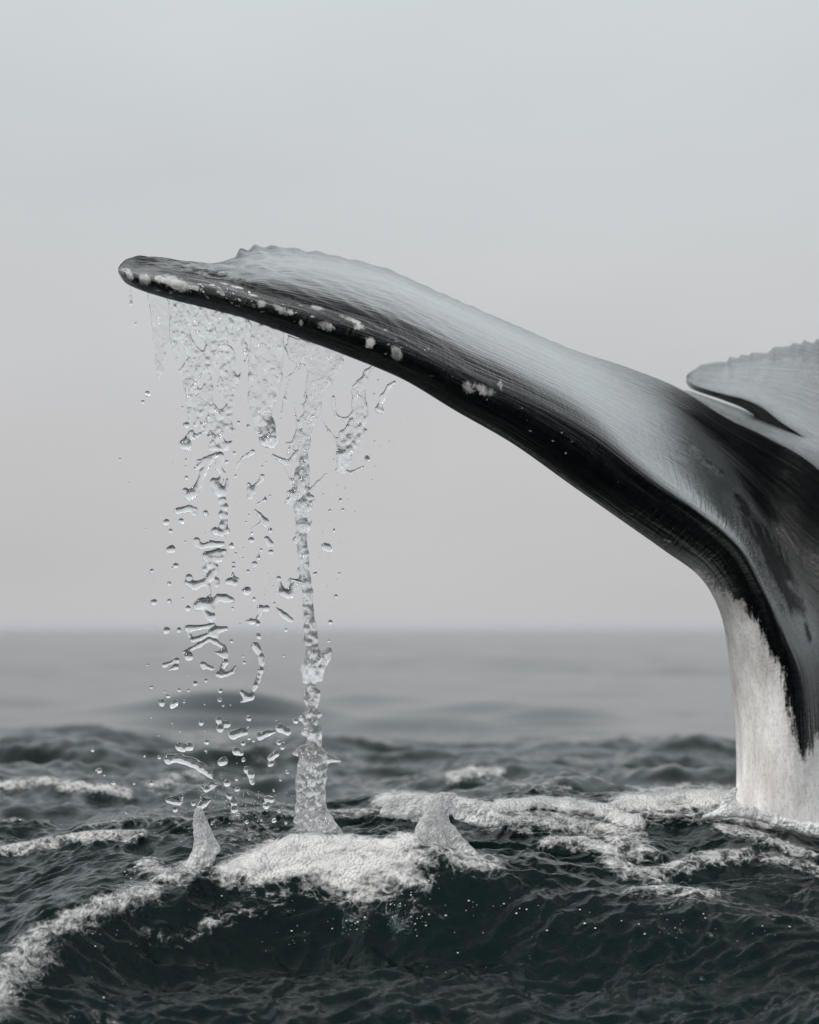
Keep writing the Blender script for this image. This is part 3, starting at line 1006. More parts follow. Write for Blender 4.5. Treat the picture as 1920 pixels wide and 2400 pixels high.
def liquid(name, strokes, Y0, mat, label, cat='water', group=None, fills=(), voxel=2.2, blend=4.0, wr=0.12, ws=9.0, wob=4.0, holes=None, flat=1.0, smooth_it=2, grow=0.6):
    """strokes: lists of (x, y, r) in picture units; fills: (polygon, half thickness)"""
    segs = []
    for s in strokes:
        if len(s) == 1: s = [s[0], s[0]]
        for a, b in zip(s[:-1], s[1:]): segs.append((a, b))
    xs = [p[0] + q * p[2] for s in segs for p in s for q in (-1, 1)] + [p[0] for f in fills for p in f[0]]
    ys = [p[1] + q * p[2] for s in segs for p in s for q in (-1, 1)] + [p[1] for f in fills for p in f[0]]
    rmax = max([p[2] for s in segs for p in s] + [f[1] for f in fills] + [1])
    pad = voxel * 4 + 3
    gx = np.arange(min(xs) - pad, max(xs) + pad, voxel)
    gy = np.arange(min(ys) - pad, max(ys) + pad, voxel)
    X, Y = np.meshgrid(gx, gy, indexing='ij')
    W = np.zeros(X.shape); Rr = np.zeros(X.shape); k = blend
    acc = np.full(X.shape, 1e9)
    for a, b in segs:
        d, t = seg_dist(X, Y, a[0], a[1], b[0], b[1])
        r = a[2] + (b[2] - a[2]) * t
        s_ = d - r
        wgt = np.exp(-np.clip(s_, -60, 60) / k)
        Rr += wgt * r; W += wgt
        acc = np.minimum(acc, s_)
    for poly, th in fills:
        s_ = poly_sdf(X, Y, poly)
        s_ = s_ + 4.0 * FN[0](X / 16, Y / 22) + 2.0 * FN[1](X / 6, Y / 9)
        wgt = np.exp(-np.clip(s_, -30, 60) / k)
        Rr += wgt * th; W += wgt
        acc = np.minimum(acc, s_)
    sd_ = -k * np.log(np.maximum(W, 1e-30))
    sd_ = np.where(sd_ < -50, np.minimum(acc, -50), sd_)
    sd_ = np.maximum(sd_, acc - k * 1.2)
    Rr = Rr / np.maximum(W, 1e-30)
    Rr = np.maximum(Rr, 0.6)
    sd_ = sd_ - grow + wr * np.minimum(Rr, 14) * FN[2](X / ws, Y / ws * 0.6)
    if holes is not None: sd_ = np.maximum(sd_, holes(X, Y))
    dl = -sd_
    rr = (Rr + grow) * (1 + 1.6 * wr * FN[3](X / ws + 7, Y / ws * 0.4) + 1.2 * wr * FN[2](X / ws * 1.9 + 3, Y / ws * 0.9))
    T2 = np.where(dl > 0, rr ** 2 - np.maximum(0, rr - dl) ** 2, -np.minimum(-dl, 30) * 2 * np.maximum(rr, 1.5)) * flat * flat
    yc = wob * FN[4](X / 40, Y / 55) + wob * 0.35 * FN[5](X / 13, Y / 18)
    ym = rmax * 1.35 * flat + abs(wob) * 1.5 + pad
    gz = np.arange(-ym, ym, voxel)
    f = T2[:, None, :] - (gz[None, :, None] - yc[:, None, :]) ** 2
    f = np.sign(f) * np.sqrt(np.abs(f))
    P, Q = surface_nets(f, (gx[0], gz[0], gy[0]), (voxel, voxel, voxel))
    if len(Q) == 0:
        print('EMPTY', name, label); return None
    # relax a little
    for _ in range(smooth_it):
        S = np.zeros_like(P); cn = np.zeros(len(P))
        for a, b in ((0, 1), (1, 2), (2, 3), (3, 0)):
            np.add.at(S, Q[:, a], P[Q[:, b]]); np.add.at(S, Q[:, b], P[Q[:, a]])
            np.add.at(cn, Q[:, a], 1); np.add.at(cn, Q[:, b], 1)
        P = P * 0.4 + 0.6 * S / np.maximum(cn, 1)[:, None]
    kk = Y0 / F
    Wd = np.stack([(P[:, 0] - 960) * kk, Y0 + P[:, 1] * kk, H_CAM + (HZ - P[:, 2]) * kk], 1)
    ctr = Wd.mean(0)
    me = mesh_from(name, Wd - ctr, Q[:, ::-1], mat)
    return link(name, me, label=label, cat=cat, group=group, loc=tuple(ctr))


def c4(*p): return [(300 + a / 2.875, 960 + b / 2.875, r / 2.875) for a, b, r in p]
def c6(*p): return [(330 + a / 3.45, 1460 + b / 3.45, r / 3.45) for a, b, r in p]
def c7(*p): return [(360 + a / 4.3125, 1700 + b / 4.3125, r / 4.3125) for a, b, r in p]
def c3(*p): return [(340 + a / 2.875, 680 + b / 2.875, r / 2.875) for a, b, r in p]
def p3(*p): return [(340 + a / 2.875, 680 + b / 2.875) for a, b in p]


YL = 8.06
G_SHEET = 'sheets of water pouring off the fluke edge'
G_BLOB = 'broken lumps of falling water'
rs = np.random.RandomState(3)


def strands(x0f, x1f, y0, y1, n, r0, r1, seed):
    """thin wandering runs inside an envelope"""
    r_ = np.random.RandomState(seed)
    out_ = []
    for i in range(n):
        a = r_.rand()
        ya = y0 + (y1 - y0) * r_.rand() * 0.5
        yb = ya + (y1 - ya) * (0.3 + 0.7 * r_.rand())
        s = []
        ph = r_.rand() * 6
        for t in np.linspace(0, 1, 9):
            y = ya + (yb - ya) * t
            x = x0f(y) + (x1f(y) - x0f(y)) * np.clip(a + 0.07 * math.sin(t * 5 + ph), 0, 1)
            s.append((x, y, (r0 + (r1 - r0) * r_.rand()) * (0.8 + 0.5 * math.sin(t * 9 + ph) ** 2)))
        out_.append(s)
    return out_


# left thin V
liquid('water_strand', [c3((45, 50, 9), (60, 200, 7), (72, 350, 8), (90, 480, 10), (100, 540, 11), (90, 620, 6)),
                        c3((150, 60, 8), (160, 200, 9), (140, 350, 8), (120, 450, 10), (100, 540, 11)), c3((40, 30, 12), (90, 40, 10), (150, 70, 12))],
       YL, M_SHEET, 'thin V of water dripping off the fluke tip at far left', 'water', G_SHEET,
       fills=[(p3((20, 20), (150, 60), (150, 250), (120, 400), (95, 500), (75, 380), (50, 200)), 2.2)], wob=5, ws=8)

# main left curtain
mf = lambda y: np.interp(y, [700, 780, 860, 920, 960, 1010], [400, 405, 425, 445, 445, 440])
mg = lambda y: np.interp(y, [700, 740, 820, 900, 960, 1010], [590, 580, 575, 545, 535, 545])


def holes_main(X, Y):
    h = FN[1](X / 26 + 3, Y / 46)
    return np.where(h > 0.30, (h - 0.30) * 60, -50) * (Y > 770) - 50 * (Y <= 770)


liquid('water_curtain', strands(mf, mg, 705, 1000, 26, 2.2, 5.0, 5) +
       [c3((210, 300, 8), (205, 420, 8), (250, 540, 10), (290, 600, 8)), c3((660, 290, 9), (650, 480, 10), (600, 620, 12), (565, 720, 10), (560, 850, 10)), c3((300, 540, 12), (310, 700, 12), (310, 850, 13)),
        c3((430, 740, 3), (470, 790, 3), (500, 870, 4)), c3((500, 900, 40), (520, 960, 45), (470, 1030, 40)), c3((560, 980, 34), (545, 1050, 26)), c3((420, 1010, 20), (470, 1000, 24)),
        c3((310, 960, 18), (260, 1040, 26), (290, 1055, 26)), c3((330, 990, 12), (400, 960, 10))],
       YL, M_SHEET, 'widest rippled curtain of water, narrowing into the left broken column', 'water', G_SHEET,
       fills=[(p3((130, 20), (300, 70), (500, 130), (700, 200), (720, 270), (660, 330), (660, 460), (600, 620), (570, 740), (570, 870), (600, 950), (540, 1070), (430, 1080), (430, 960), (300, 860), (310, 620), (290, 430), (200, 300), (170, 130)), 4.5)],
       holes=holes_main, wob=9, ws=7, wr=0.25)

# middle curtain
liquid('water_curtain', strands(lambda y: np.interp(y, [740, 900, 1060], [588, 590, 612]), lambda y: np.interp(y, [740, 880, 960, 1060], [660, 655, 640, 640]), 745, 1040, 15, 1.6, 3.6, 9) +
       [c3((735, 300, 7), (720, 450, 6), (760, 560, 6), (770, 620, 6)), c3((920, 380, 6), (910, 500, 8), (880, 600, 7), (890, 680, 5)), c3((700, 210, 16), (715, 260, 8)), c3((975, 600, 5), (940, 740, 6), (920, 830, 6)),
        c3((800, 880, 18), (830, 830, 8)), c3((760, 950, 14), (810, 1020, 30), (850, 1030, 34)), c3((840, 900, 30), (850, 1000, 40)), c3((740, 870, 4), (755, 940, 8))],
       YL + 0.02, M_SHEET, 'middle water curtain tearing into a ragged hanging bag of water', 'water', G_SHEET,
       fills=[(p3((690, 190), (800, 240), (930, 280), (920, 400), (900, 500), (760, 560), (720, 430), (730, 300)), 2.5), (p3((760, 620), (890, 600), (890, 690), (830, 760), (720, 800), (700, 720)), 2.5)],
       wob=7, ws=7, wr=0.22)

# right curtain feeding the main jet and the jet down to the sea
jet_s = [c3((1050, 340, 10), (1060, 430, 10), (1030, 520, 8), (980, 575, 6), (935, 590, 4)), c3((1100, 560, 8), (1095, 640, 8), (1075, 720, 6)), c3((1180, 380, 12), (1180, 470, 8), (1200, 540, 8)),
         c3((1330, 480, 14), (1290, 540, 12), (1240, 630, 14), (1190, 690, 10), (1180, 780, 10), (1140, 860, 12), (1110, 950, 12), (1095, 1050, 16)), c3((1250, 400, 14), (1280, 480, 16), (1260, 560, 14)),
         c3((990, 760, 6), (1080, 775, 4)), c3((1010, 790, 5), (1010, 850, 6), (1030, 900, 8), (1010, 1000, 9), (980, 1070, 12), (960, 1110, 8)), c3((940, 1030, 8), (1000, 1030, 8)), c3((1130, 640, 8), (1130, 760, 7), (1050, 890, 7)),
         c4((980, 310, 14), (1040, 345, 16), (1080, 360, 14), (1130, 290, 10)), c4((1050, 380, 5), (1100, 480, 6), (1130, 520, 8)),
         c4((1200, 250, 18), (1185, 350, 24), (1170, 450, 38), (1165, 530, 44)), c4((1215, 380, 10), (1210, 500, 14)), c4((1140, 400, 10), (1130, 500, 12)),
         c4((1090, 560, 22), (1150, 580, 40), (1240, 590, 18)), c4((1165, 610, 44), (1170, 660, 46)), c4((1215, 650, 30), (1250, 620, 14)), c4((1390, 415, 4), (1330, 440, 6), (1280, 490, 8), (1220, 545, 8)), c4((1080, 610, 18), (1130, 620, 20), (1045, 640, 4)),
         c4((1165, 670, 40), (1172, 760, 36), (1165, 840, 34), (1180, 960, 34), (1190, 1060, 32), (1195, 1140, 34), (1210, 1240, 34), (1215, 1340, 32), (1225, 1440, 38), (1235, 1540, 42)),
         c4((1240, 750, 6), (1215, 800, 10), (1190, 840, 10)), c4((1125, 880, 20), (1160, 885, 20)), c4((1150, 1085, 14)), c4((1100, 1150, 14), (1180, 1160, 16)),
         c6((1370, 60, 46), (1378, 150, 50), (1385, 250, 54), (1370, 330, 56)), c6((1520, 230, 34), (1450, 300, 40), (1370, 360, 62)), c6((1340, 370, 52), (1345, 410, 40)), c6((1510, 290, 28), (1440, 350, 44), (1400, 430, 46)), c6((1460, 380, 24), (1450, 450, 26)),
         c6((1325, 468, 22)), c6((1375, 440, 30), (1380, 520, 26), (1400, 620, 28)), c6((1330, 550, 16), (1340, 620, 20), (1360, 690, 14)), c6((1420, 570, 38), (1400, 660, 30), (1390, 710, 26)),
         c6((1300, 770, 28), (1370, 730, 34), (1440, 740, 30)), c6((1340, 800, 34), (1400, 800, 44)), c6((1370, 850, 52), (1320, 890, 26)), c6((1395, 900, 60), (1410, 960, 46), (1420, 1010, 34)), c6((1440, 850, 20), (1450, 920, 18))]
jet_s += [[(690, 1765, 5), (710, 1760, 12), (730, 1768, 18), (755, 1775, 14), (775, 1778, 8), (797, 1784, 4)], [(735, 1750, 16), (738, 1775, 24)]]
jet_f = [([(700, 1762), (760, 1770), (768, 1800), (765, 1840), (764, 1880), (768, 1900), (785, 1920), (798, 1945), (822, 1968), (830, 2010), (696, 2010), (700, 1960), (690, 1925), (695, 1870), (693, 1830), (698, 1800)], 26),
         (p3((960, 300), (1060, 330), (1160, 350), (1330, 400), (1345, 450), (1290, 520), (1220, 640), (1170, 700), (1150, 800), (1110, 860), (1060, 870), (1090, 700), (1110, 560), (1060, 500), (980, 470), (940, 400)), 2.8),
         (p3((1060, 860), (1140, 860), (1110, 1000), (1080, 1120), (1020, 1150), (1030, 1000)), 3.5)]
split = 1200
liquid('water_jet', [s for s in jet_s if min(p[1] for p in s) < 1640 or True], YL + 0.03, M_JET, 'long main jet of water falling from the fluke edge down to the waves', 'water', G_SHEET,
       fills=jet_f, wob=8, ws=8, wr=0.16, grow=-0.3, voxel=2.4, blend=3.5)

# right stream
liquid('water_strand', [c3((1540, 510, 12), (1490, 550, 10), (1480, 600, 12), (1440, 620, 8), (1415, 680, 7), (1410, 780, 6)), c3((1480, 600, 12), (1460, 700, 10), (1480, 790, 16), (1480, 860, 20), (1440, 930, 14), (1400, 960, 12)),
                        c3((1400, 830, 6), (1350, 870, 5), (1290, 850, 5), (1270, 780, 7), (1270, 720, 12)), c3((1190, 870, 3), (1240, 950, 3), (1300, 1015, 5)), c3((1490, 945, 9), (1440, 1000, 14), (1400, 1050, 16), (1350, 1110, 20), (1330, 1150, 14)),
                        c3((1320, 960, 10), (1310, 1040, 9), (1330, 1100, 16)), c3((1380, 940, 24), (1360, 1010, 24)), c4((1435, 300, 30), (1440, 370, 20), (1435, 410, 8)), c4((1400, 408, 5), (1435, 410, 6), (1500, 425, 8), (1585, 385, 7)), c4((1490, 270, 22), (1480, 340, 14), (1440, 405, 6))],
       YL + 0.06, M_SHEET, 'separate torn stream of water right of the main jet', 'water', G_SHEET,
       fills=[(p3((1400, 640), (1480, 640), (1480, 900), (1420, 980), (1330, 1060), (1320, 960), (1400, 860)), 3)], wob=7, ws=7, wr=0.22)
liquid('water_strand', [c3((1680, 625, 14), (1640, 650, 8), (1600, 720, 12), (1580, 790, 9), (1575, 800, 16), (1600, 820, 9))], YL + .05, M_DROP, 'shortest thin string of water falling under the black edge', 'water', G_SHEET, wob=4)
liquid('water_strand', [[(307, 680, 1.3), (306, 700, 1.0), (307, 712, 3.6)]], YL, M_DROP, 'single drip hanging from the very tip of the fluke', 'water', G_SHEET, wob=1, voxel=1.2)

BL = [
    ('slanting lump of water at the top of the broken column', [c4((600, 300, 14), (520, 345, 20), (450, 400, 8)), c4((470, 345, 8), (520, 345, 10)), c4((560, 330, 22), (505, 420, 18), (480, 500, 18), (440, 560, 28), (410, 575, 28)), c4((385, 545, 18)), c4((415, 605, 12))]),
    ('beaded chain of water hanging beneath the curtain in the broken column', [c4((620, 310, 26), (610, 390, 18), (640, 430, 13), (625, 475, 12), (580, 485, 24)), c4((590, 500, 28), (620, 550, 32), (650, 560, 18)), c4((670, 470, 6), (660, 540, 12)), c4((637, 612, 24)), c4((652, 658, 24)), c4((632, 705, 22)), c4((655, 712, 20)), c4((652, 755, 18)), c4((588, 818, 26)), c4((630, 830, 26)), c4((665, 815, 22)), c4((640, 780, 24)), c4((640, 612, 10), (650, 800, 10))]),
    ('flat pair of joined drops left of the beaded chain', [c4((335, 682, 22), (380, 672, 15), (410, 665, 20), (455, 672, 14)), c4((447, 698, 16))]),
    ('ragged slab of water halfway down the broken column', [c4((462, 880, 20), (470, 908, 16), (500, 925, 14)), c4((500, 920, 14), (560, 905, 20), (640, 905, 16)), c4((530, 985, 28), (600, 970, 26), (650, 955, 16)), c4((550, 1000, 32), (620, 1000, 26)), c4((560, 1040, 30), (590, 1060, 18)), c4((520, 1075, 18)), c4((580, 1085, 22), (560, 1120, 22), (520, 1160, 18), (450, 1185, 26), (395, 1165, 16)), c4((412, 1130, 22)), c4((540, 1185, 14), (553, 1250, 10)), c4((598, 1150, 18), (600, 1180, 18))]),
    ('heart shaped lump of water with a wing to the right', [c4((500, 1305, 40), (470, 1320, 30)), c4((545, 1310, 36), (560, 1345, 26)), c4((550, 1255, 10), (545, 1290, 20)), c4((580, 1300, 18), (610, 1265, 20), (655, 1270, 24), (700, 1283, 18)), c4((520, 1355, 18), (555, 1395, 32)), c4((575, 1430, 14))]),
    ('branching lump of water lying across the horizon line', [c6((380, 42, 26), (450, 40, 18), (560, 22, 14), (590, 10, 10)), c6((580, 75, 28), (620, 55, 24), (690, 45, 16)), c6((600, 95, 26), (620, 110, 10)), c6((420, 138, 22), (480, 120, 16), (560, 85, 14)), c6((395, 105, 12), (385, 60, 10))]),
    ('forked ligament of water just under the horizon line', [c6((545, 135, 14), (470, 180, 16), (400, 215, 12), (340, 235, 7)), c6((388, 272, 34)), c6((545, 125, 10), (600, 150, 18), (670, 195, 14), (680, 240, 24)), c6((605, 240, 8), (660, 250, 22), (685, 265, 20)), c6((683, 320, 25)), c6((662, 352, 16)), c6((622, 415, 17)), c6((650, 385, 18)), c6((655, 420, 24), (700, 412, 12), (740, 395, 12), (765, 350, 7))]),
    ('dumbbell of water left of the broken column', [c6((190, 342, 20), (250, 318, 7), (292, 302, 22)), c6((285, 355, 22), (225, 383, 4))]),
    ('tooth shaped scrap of water beside the lower end of the column', [c6((500, 335, 22), (505, 365, 12)), c6((520, 345, 16), (580, 370, 16))]),
    ('long curved string of beads falling between the two columns', [c6((928, 185, 30), (950, 225, 26)), c6((975, 275, 24), (982, 325, 20)), c6((970, 385, 23)), c6((954, 428, 16)), c6((948, 464, 17)), c6((928, 505, 22), (914, 540, 13)), c6((950, 230, 10), (978, 300, 8), (965, 400, 6), (950, 460, 6), (925, 520, 8))]),
    ('curled blob of water at the foot of the bead string', [c6((815, 558, 18), (860, 600, 24), (890, 600, 26)), c6((900, 580, 20)), c6((850, 625, 12), (812, 638, 7))]),
    ('three touching drops against the dark swell', [c6((632, 785, 27)), c6((700, 818, 27)), c6((643, 858, 28)), c6((650, 820, 12), (675, 822, 10))]),
    ('slipper shaped blob of water against the dark swell', [c6((745, 908, 36), (800, 885, 26), (850, 885, 20)), c6((820, 860, 8), (870, 838, 7))]),
    ('long tapering blob of water right of the slipper shaped one', [c6((965, 920, 24), (1010, 895, 22), (1080, 880, 14)), c6((945, 900, 8), (960, 930, 14))]),
    ('peanut shaped pair of drops nearest the main jet', [c6((1125, 850, 34)), c6((1185, 880, 30)), c6((1150, 865, 22))]),
    ('knot of two clear drops above the curved ligament', [c6((312, 1000, 34)), c6((345, 1015, 26)), c6((395, 1000, 32))]),
    ('long curved ligament of water with a round head above the waves', [c7((155, 345, 50)), c7((180, 335, 36), (260, 335, 40), (400, 380, 42), (490, 430, 40), (560, 490, 26), (590, 535, 12))]),
    ('flat lump of water with a foot, left of the small spout', [c7((150, 755, 28), (205, 760, 34), (255, 775, 34)), c7((285, 720, 18), (240, 735, 18))]),
    ('blob of water breaking off the top of the small spout', [c7((475, 810, 38), (510, 780, 34), (575, 755, 10)), c7((490, 718, 17))]),
    ('stack of drops in the middle of the low spray', [c7((770, 715, 26)), c7((812, 783, 32)), c7((818, 852, 34)), c7((735, 695, 10), (800, 740, 10))]),
    ('cluster of drops tapering downward, right of a round drop', [c7((943, 447, 32)), c7((985, 497, 36)), c7((990, 555, 22)), c7((1000, 583, 18))]),
    ('lopsided clear drop above the cluster of drops', [c7((835, 262, 40)), c7((885, 285, 22))]),
    ('slanting lump of water left of the flared jet foot', [c7((1237, 288, 34), (1180, 330, 28)), c7((1192, 388, 24)), c7((1165, 405, 10))]),
    ('small hooked knot of drops near the jet foot', [c7((1190, 748, 32), (1170, 725, 16)), c7((1133, 735, 16)), c7((1135, 765, 10))]),
    ('ragged scrap of water under the curved ligament', [c7((588, 598, 30)), c7((530, 650, 28), (560, 640, 16), (640, 605, 6)), c7((490, 620, 12))]),
    ('hooked ligament of water left of the main jet', [c4((1015, 1138, 15)), c4((1025, 1170, 8), (1035, 1200, 9), (1045, 1230, 24), (1085, 1245, 26), (1110, 1200, 18), (1120, 1160, 14)), c4((1090, 1148, 10), (1165, 1165, 14))]),
    ('pair of joined drops with a tail between the columns', [c4((712, 1035, 11)), c4((712, 1066, 10)), c4((705, 1100, 5), (710, 1135, 9), (740, 1140, 9)), c4((680, 1157, 22), (700, 1150, 14)), c4((720, 1166, 20))]),
    ('chain of lens shaped drops just above the horizon', [c4((893, 1338, 22)), c4((935, 1338, 20)), c4((895, 1370, 15)), c4((880, 1396, 8)), c4((825, 1427, 22), (800, 1427, 8)), c4((860, 1425, 8), (877, 1443, 16)), c4((890, 1385, 5), (860, 1420, 5))]),
    ('spindle of water slanting down beside the main jet', [c4((1000, 1335, 4), (1030, 1365, 12), (1060, 1390, 18), (1095, 1415, 12), (1110, 1425, 6))]),
    ('double ended ligament under the bag of water', [c4((905, 450, 16), (900, 470, 10), (860, 510, 8), (835, 550, 20), (820, 590, 16)), c4((815, 500, 9), (820, 540, 14))]),
    ('drop with a long thin tail right of the broken column', [c4((705, 440, 1.6), (745, 360, 2.4), (775, 322, 4), (800, 310, 10), (840, 285, 15)), c4((755, 355, 4))]),
    ('tadpole of water with two tails between the columns', [c4((855, 678, 8), (890, 710, 10), (925, 755, 20), (925, 770, 20)), c4((890, 765, 5), (820, 808, 1.6))]),
    ('bean shaped drop nearest the right of the main jet', [c4((1325, 920, 20), (1345, 930, 22), (1358, 945, 14))]),
    ('bean shaped drop left of the main jet, with dark spots', [c4((935, 870, 18), (960, 905, 20))]),
    ('slanting string of three drops between the columns', [c4((896, 944, 10)), c4((888, 965, 2.5), (880, 990, 3)), c4((878, 1000, 11)), c4((852, 1040, 18), (848, 1055, 12))]),
    ('small winged drop left of the jet above the tadpole', [c4((923, 608, 13), (925, 590, 4)), c4((905, 618, 3), (873, 634, 7))]),
]
for i, (lab, st_) in enumerate(BL):
    liquid('water_blob', st_, YL - 0.03 + 0.02 * (i % 5), M_DROP, lab, 'water', G_BLOB, voxel=1.8, blend=2.2, wr=0.07, ws=13, wob=3.0, smooth_it=3, grow=1.3, flat=0.62)

# spouts rising from the crest
liquid('water_spout', [[(466, 1903, 10), (469, 1925, 14), (476, 1955, 19), (480, 1985, 23), (470, 2020, 26), (455, 2050, 26)], [(496, 1975, 11), (502, 1990, 11), (490, 2008, 10), (470, 2030, 9), (448, 2055, 8), (420, 2075, 7)]],
       7.95, M_SPOUT, 'small slender spout of aerated water left of the jet foot', 'splash', 'spouts rising from the crest', wob=5, ws=8, wr=.16, flat=0.8)
liquid('water_spout', [[(1036, 1868, 12), (1030, 1888, 19), (1022, 1915, 28), (1014, 1950, 38), (1014, 1990, 50), (1030, 2040, 62)], [(1050, 1868, 9), (1064, 1864, 6)], [(1050, 1950, 20), (1085, 2005, 26), (1140, 2040, 20)], [(985, 2000, 18), (955, 2045, 18)], [(1052, 1885, 8), (1062, 1900, 9)]],
       7.92, M_SPOUT, 'thick pointed spout of foamy water on the crest right of the jet', 'splash', 'spouts rising from the crest', wob=5, ws=9, wr=.12, voxel=2.6, flat=0.75)
liquid('water_spout', [[(1650, 1915, 5), (1700, 1903, 10), (1725, 1897, 13), (1760, 1906, 12), (1820, 1925, 13), (1900, 1945, 14), (1990, 1960, 14)], [(1700, 1885, 8), (1712, 1868, 7), (1722, 1850, 5)]],
       8.5, M_LUMP, 'white skirt of churned water round the foot of the tail', 'splash', 'spouts rising from the crest', wob=4, ws=12, wr=.25, voxel=2.6, blend=6)
liquid('water_spout', [[(1068, 1905, 8), (1085, 1888, 8), (1100, 1893, 10), (1125, 1902, 11), (1150, 1912, 10), (1175, 1918, 8)], [(1075, 1915, 10), (1130, 1925, 14), (1160, 1930, 10)], [(1106, 1880, 3), (1112, 1884, 4)]],
       8.25, M_LUMP, 'ragged foamy lump just right of the thick pointed spout', 'splash', 'spouts rising from the crest', wob=4, ws=9, wr=.3, voxel=2.4)
liquid('water_spout', [[(912, 1885, 12), (935, 1880, 16), (965, 1880, 14), (1000, 1885, 12)], [(900, 1905, 10), (950, 1900, 18), (1000, 1900, 12)]],
       8.35, M_LUMP, 'low white lump of foamy water left of the thick pointed spout', 'splash', 'spouts rising from the crest', wob=4, ws=12, wr=.15, voxel=2.6)


# ------------------------------------------------------------------ single drops
D = []
for a, b, r in [(395, 100, 22), (388, 336, 8), (390, 382, 6), (300, 357, 4), (393, 462, 14), (10, 492, 5), (285, 580, 4), (258, 758, 22), (362, 752, 20), (287, 816, 13), (527, 697, 18), (120, 803, 5), (523, 833, 5), (388, 890, 7), (288, 942, 27),
                (325, 1050, 18), (375, 1058, 5), (300, 1066, 7), (158, 1088, 16), (278, 1172, 15), (171, 1293, 22), (277, 1290, 16), (370, 1272, 8), (402, 1342, 22), (258, 1490, 27), (341, 1488, 20), (715, 293, 10), (664, 353, 13), (725, 448, 11),
                (697, 913, 18), (727, 970, 9), (707, 1342, 10), (811, 1090, 14), (862, 1158, 4), (803, 1217, 27), (850, 1277, 13), (987, 1305, 8), (1060, 1484, 9), (757, 1442, 7), (1362, 1432, 18), (1400, 1260, 14), (1262, 1106, 15), (1425, 1106, 10),
                (1388, 815, 13), (1610, 328, 16), (1388, 338, 6), (1432, 610, 12), (1483, 607, 5), (1358, 680, 10), (1446, 676, 12), (1528, 690, 4), (1412, 512, 5), (1403, 548, 4), (1464, 530, 4), (1316, 570, 5), (1645, 472, 5), (1664, 383, 4), (1660, 211, 4),
                (1552, 290, 5), (1293, 995, 4), (1357, 750, 4), (1313, 830, 4), (1343, 1190, 4), (1412, 1146, 5), (932, 352, 6), (903, 385, 4), (958, 580, 9), (958, 816, 16), (961, 957, 16), (835, 880, 19), (775, 1000, 6), (778, 932, 6), (833, 832, 9), (797, 760, 8),
                (815, 710, 7), (943, 1105, 4), (955, 1130, 4), (980, 1188, 6), (997, 1237, 4), (920, 1248, 4), (880, 1525, 20), (715, 135, 10), (745, 88, 12), (812, 112, 10), (1030, 62, 8)]:
    D.append((300 + a / 2.875, 960 + b / 2.875, r / 2.875))
for a, b, r in [(731, 147, 16), (828, 272, 10), (838, 322, 14), (55, 340, 12), (85, 520, 15), (310, 542, 14), (385, 544, 12), (440, 485, 20), (525, 468, 14), (380, 424, 6), (222, 592, 16), (192, 555, 9), (168, 645, 27), (270, 658, 36), (349, 637, 14),
                (648, 552, 20), (638, 625, 16), (668, 667, 10), (725, 665, 6), (516, 659, 5), (490, 809, 20), (875, 770, 26), (318, 875, 7), (520, 872, 7), (255, 813, 5), (84, 766, 6), (142, 910, 5), (530, 965, 20), (830, 975, 18), (912, 955, 10),
                (1248, 792, 20), (1095, 787, 5), (1155, 266, 10), (1520, 147, 13), (1172, 58, 12), (1033, 135, 6), (1022, 583, 5), (1033, 410, 5), (1145, 1012, 18), (1120, 972, 20), (875, 932, 17)]:
    D.append((330 + a / 3.45, 1460 + b / 3.45, r / 3.45))
for a, b, r in [(57, 320, 18), (698, 370, 50), (745, 583, 34), (845, 648, 25), (908, 348, 20), (1010, 157, 12), (525, 255, 14), (220, 855, 29), (403, 787, 24), (1130, 810, 33), (1272, 868, 18), (1215, 660, 13), (1283, 552, 12), (1350, 472, 24),
                (840, 545, 16), (1215, 965, 28), (1340, 990, 16), (1090, 960, 10), (945, 975, 18), (1315, 170, 8), (850, 905, 14)]:
    D.append((360 + a / 4.3125, 1700 + b / 4.3125, r / 4.3125))
for a, b, r in [(390, 103, 8), (415, 192, 13), (440, 210, 5), (476, 242, 10), (565, 245, 5), (638, 242, 10), (85, 395, 4), (533, 370, 5), (668, 43, 4), (609, 130, 4)]:
    D.append((a / 1.797, 1700 + b / 1.797, r / 1.797))
for a, b, r in [(218, 788, 14), (195, 826, 8), (385, 851, 5), (160, 450, 6), (1328, 722, 5), (1308, 788, 6), (1310, 1015, 4), (1383, 1015, 4), (1275, 1100, 12), (700, 940, 6), (768, 1138, 6), (85, 1100, 5)]:
    D.append((240 + a / 2.0536, 540 + b / 2.0536, r / 2.0536))


def ico(sub):
    import bmesh
    bm = bmesh.new()
    bmesh.ops.create_icosphere(bm, subdivisions=sub, radius=1.0)
    V = np.array([v.co[:] for v in bm.verts])
    Fc = np.array([[v.index for v in f.verts] for f in bm.faces])
    bm.free()
    return V, Fc


IV, IF = ico(3)
variants = []
for s in range(7):
    r_ = np.random.RandomState(60 + s)
    V = IV.copy()
    disp = np.zeros(len(V))
    for _ in range(4):
        d = r_.randn(3); d /= np.linalg.norm(d)
        disp += (r_.rand() - 0.5) * 0.22 * np.sin(V @ d * (1.6 + 1.6 * r_.rand()) + r_.rand() * 6)
    V = V * (1 + disp)[:, None]
    V[:, 2] *= [1, .92, 1.06, .85, 1.12, .95, 1.0][s]
    variants.append(mesh_from('water_drop', V, IF, M_DROP))

ORD = ['highest', 'second highest', 'third highest', 'fourth highest', 'fifth highest', 'sixth highest', 'seventh highest', 'eighth highest', 'ninth highest', 'tenth highest', 'eleventh highest', 'twelfth highest',
       'thirteenth highest', 'fourteenth highest', 'fifteenth highest']


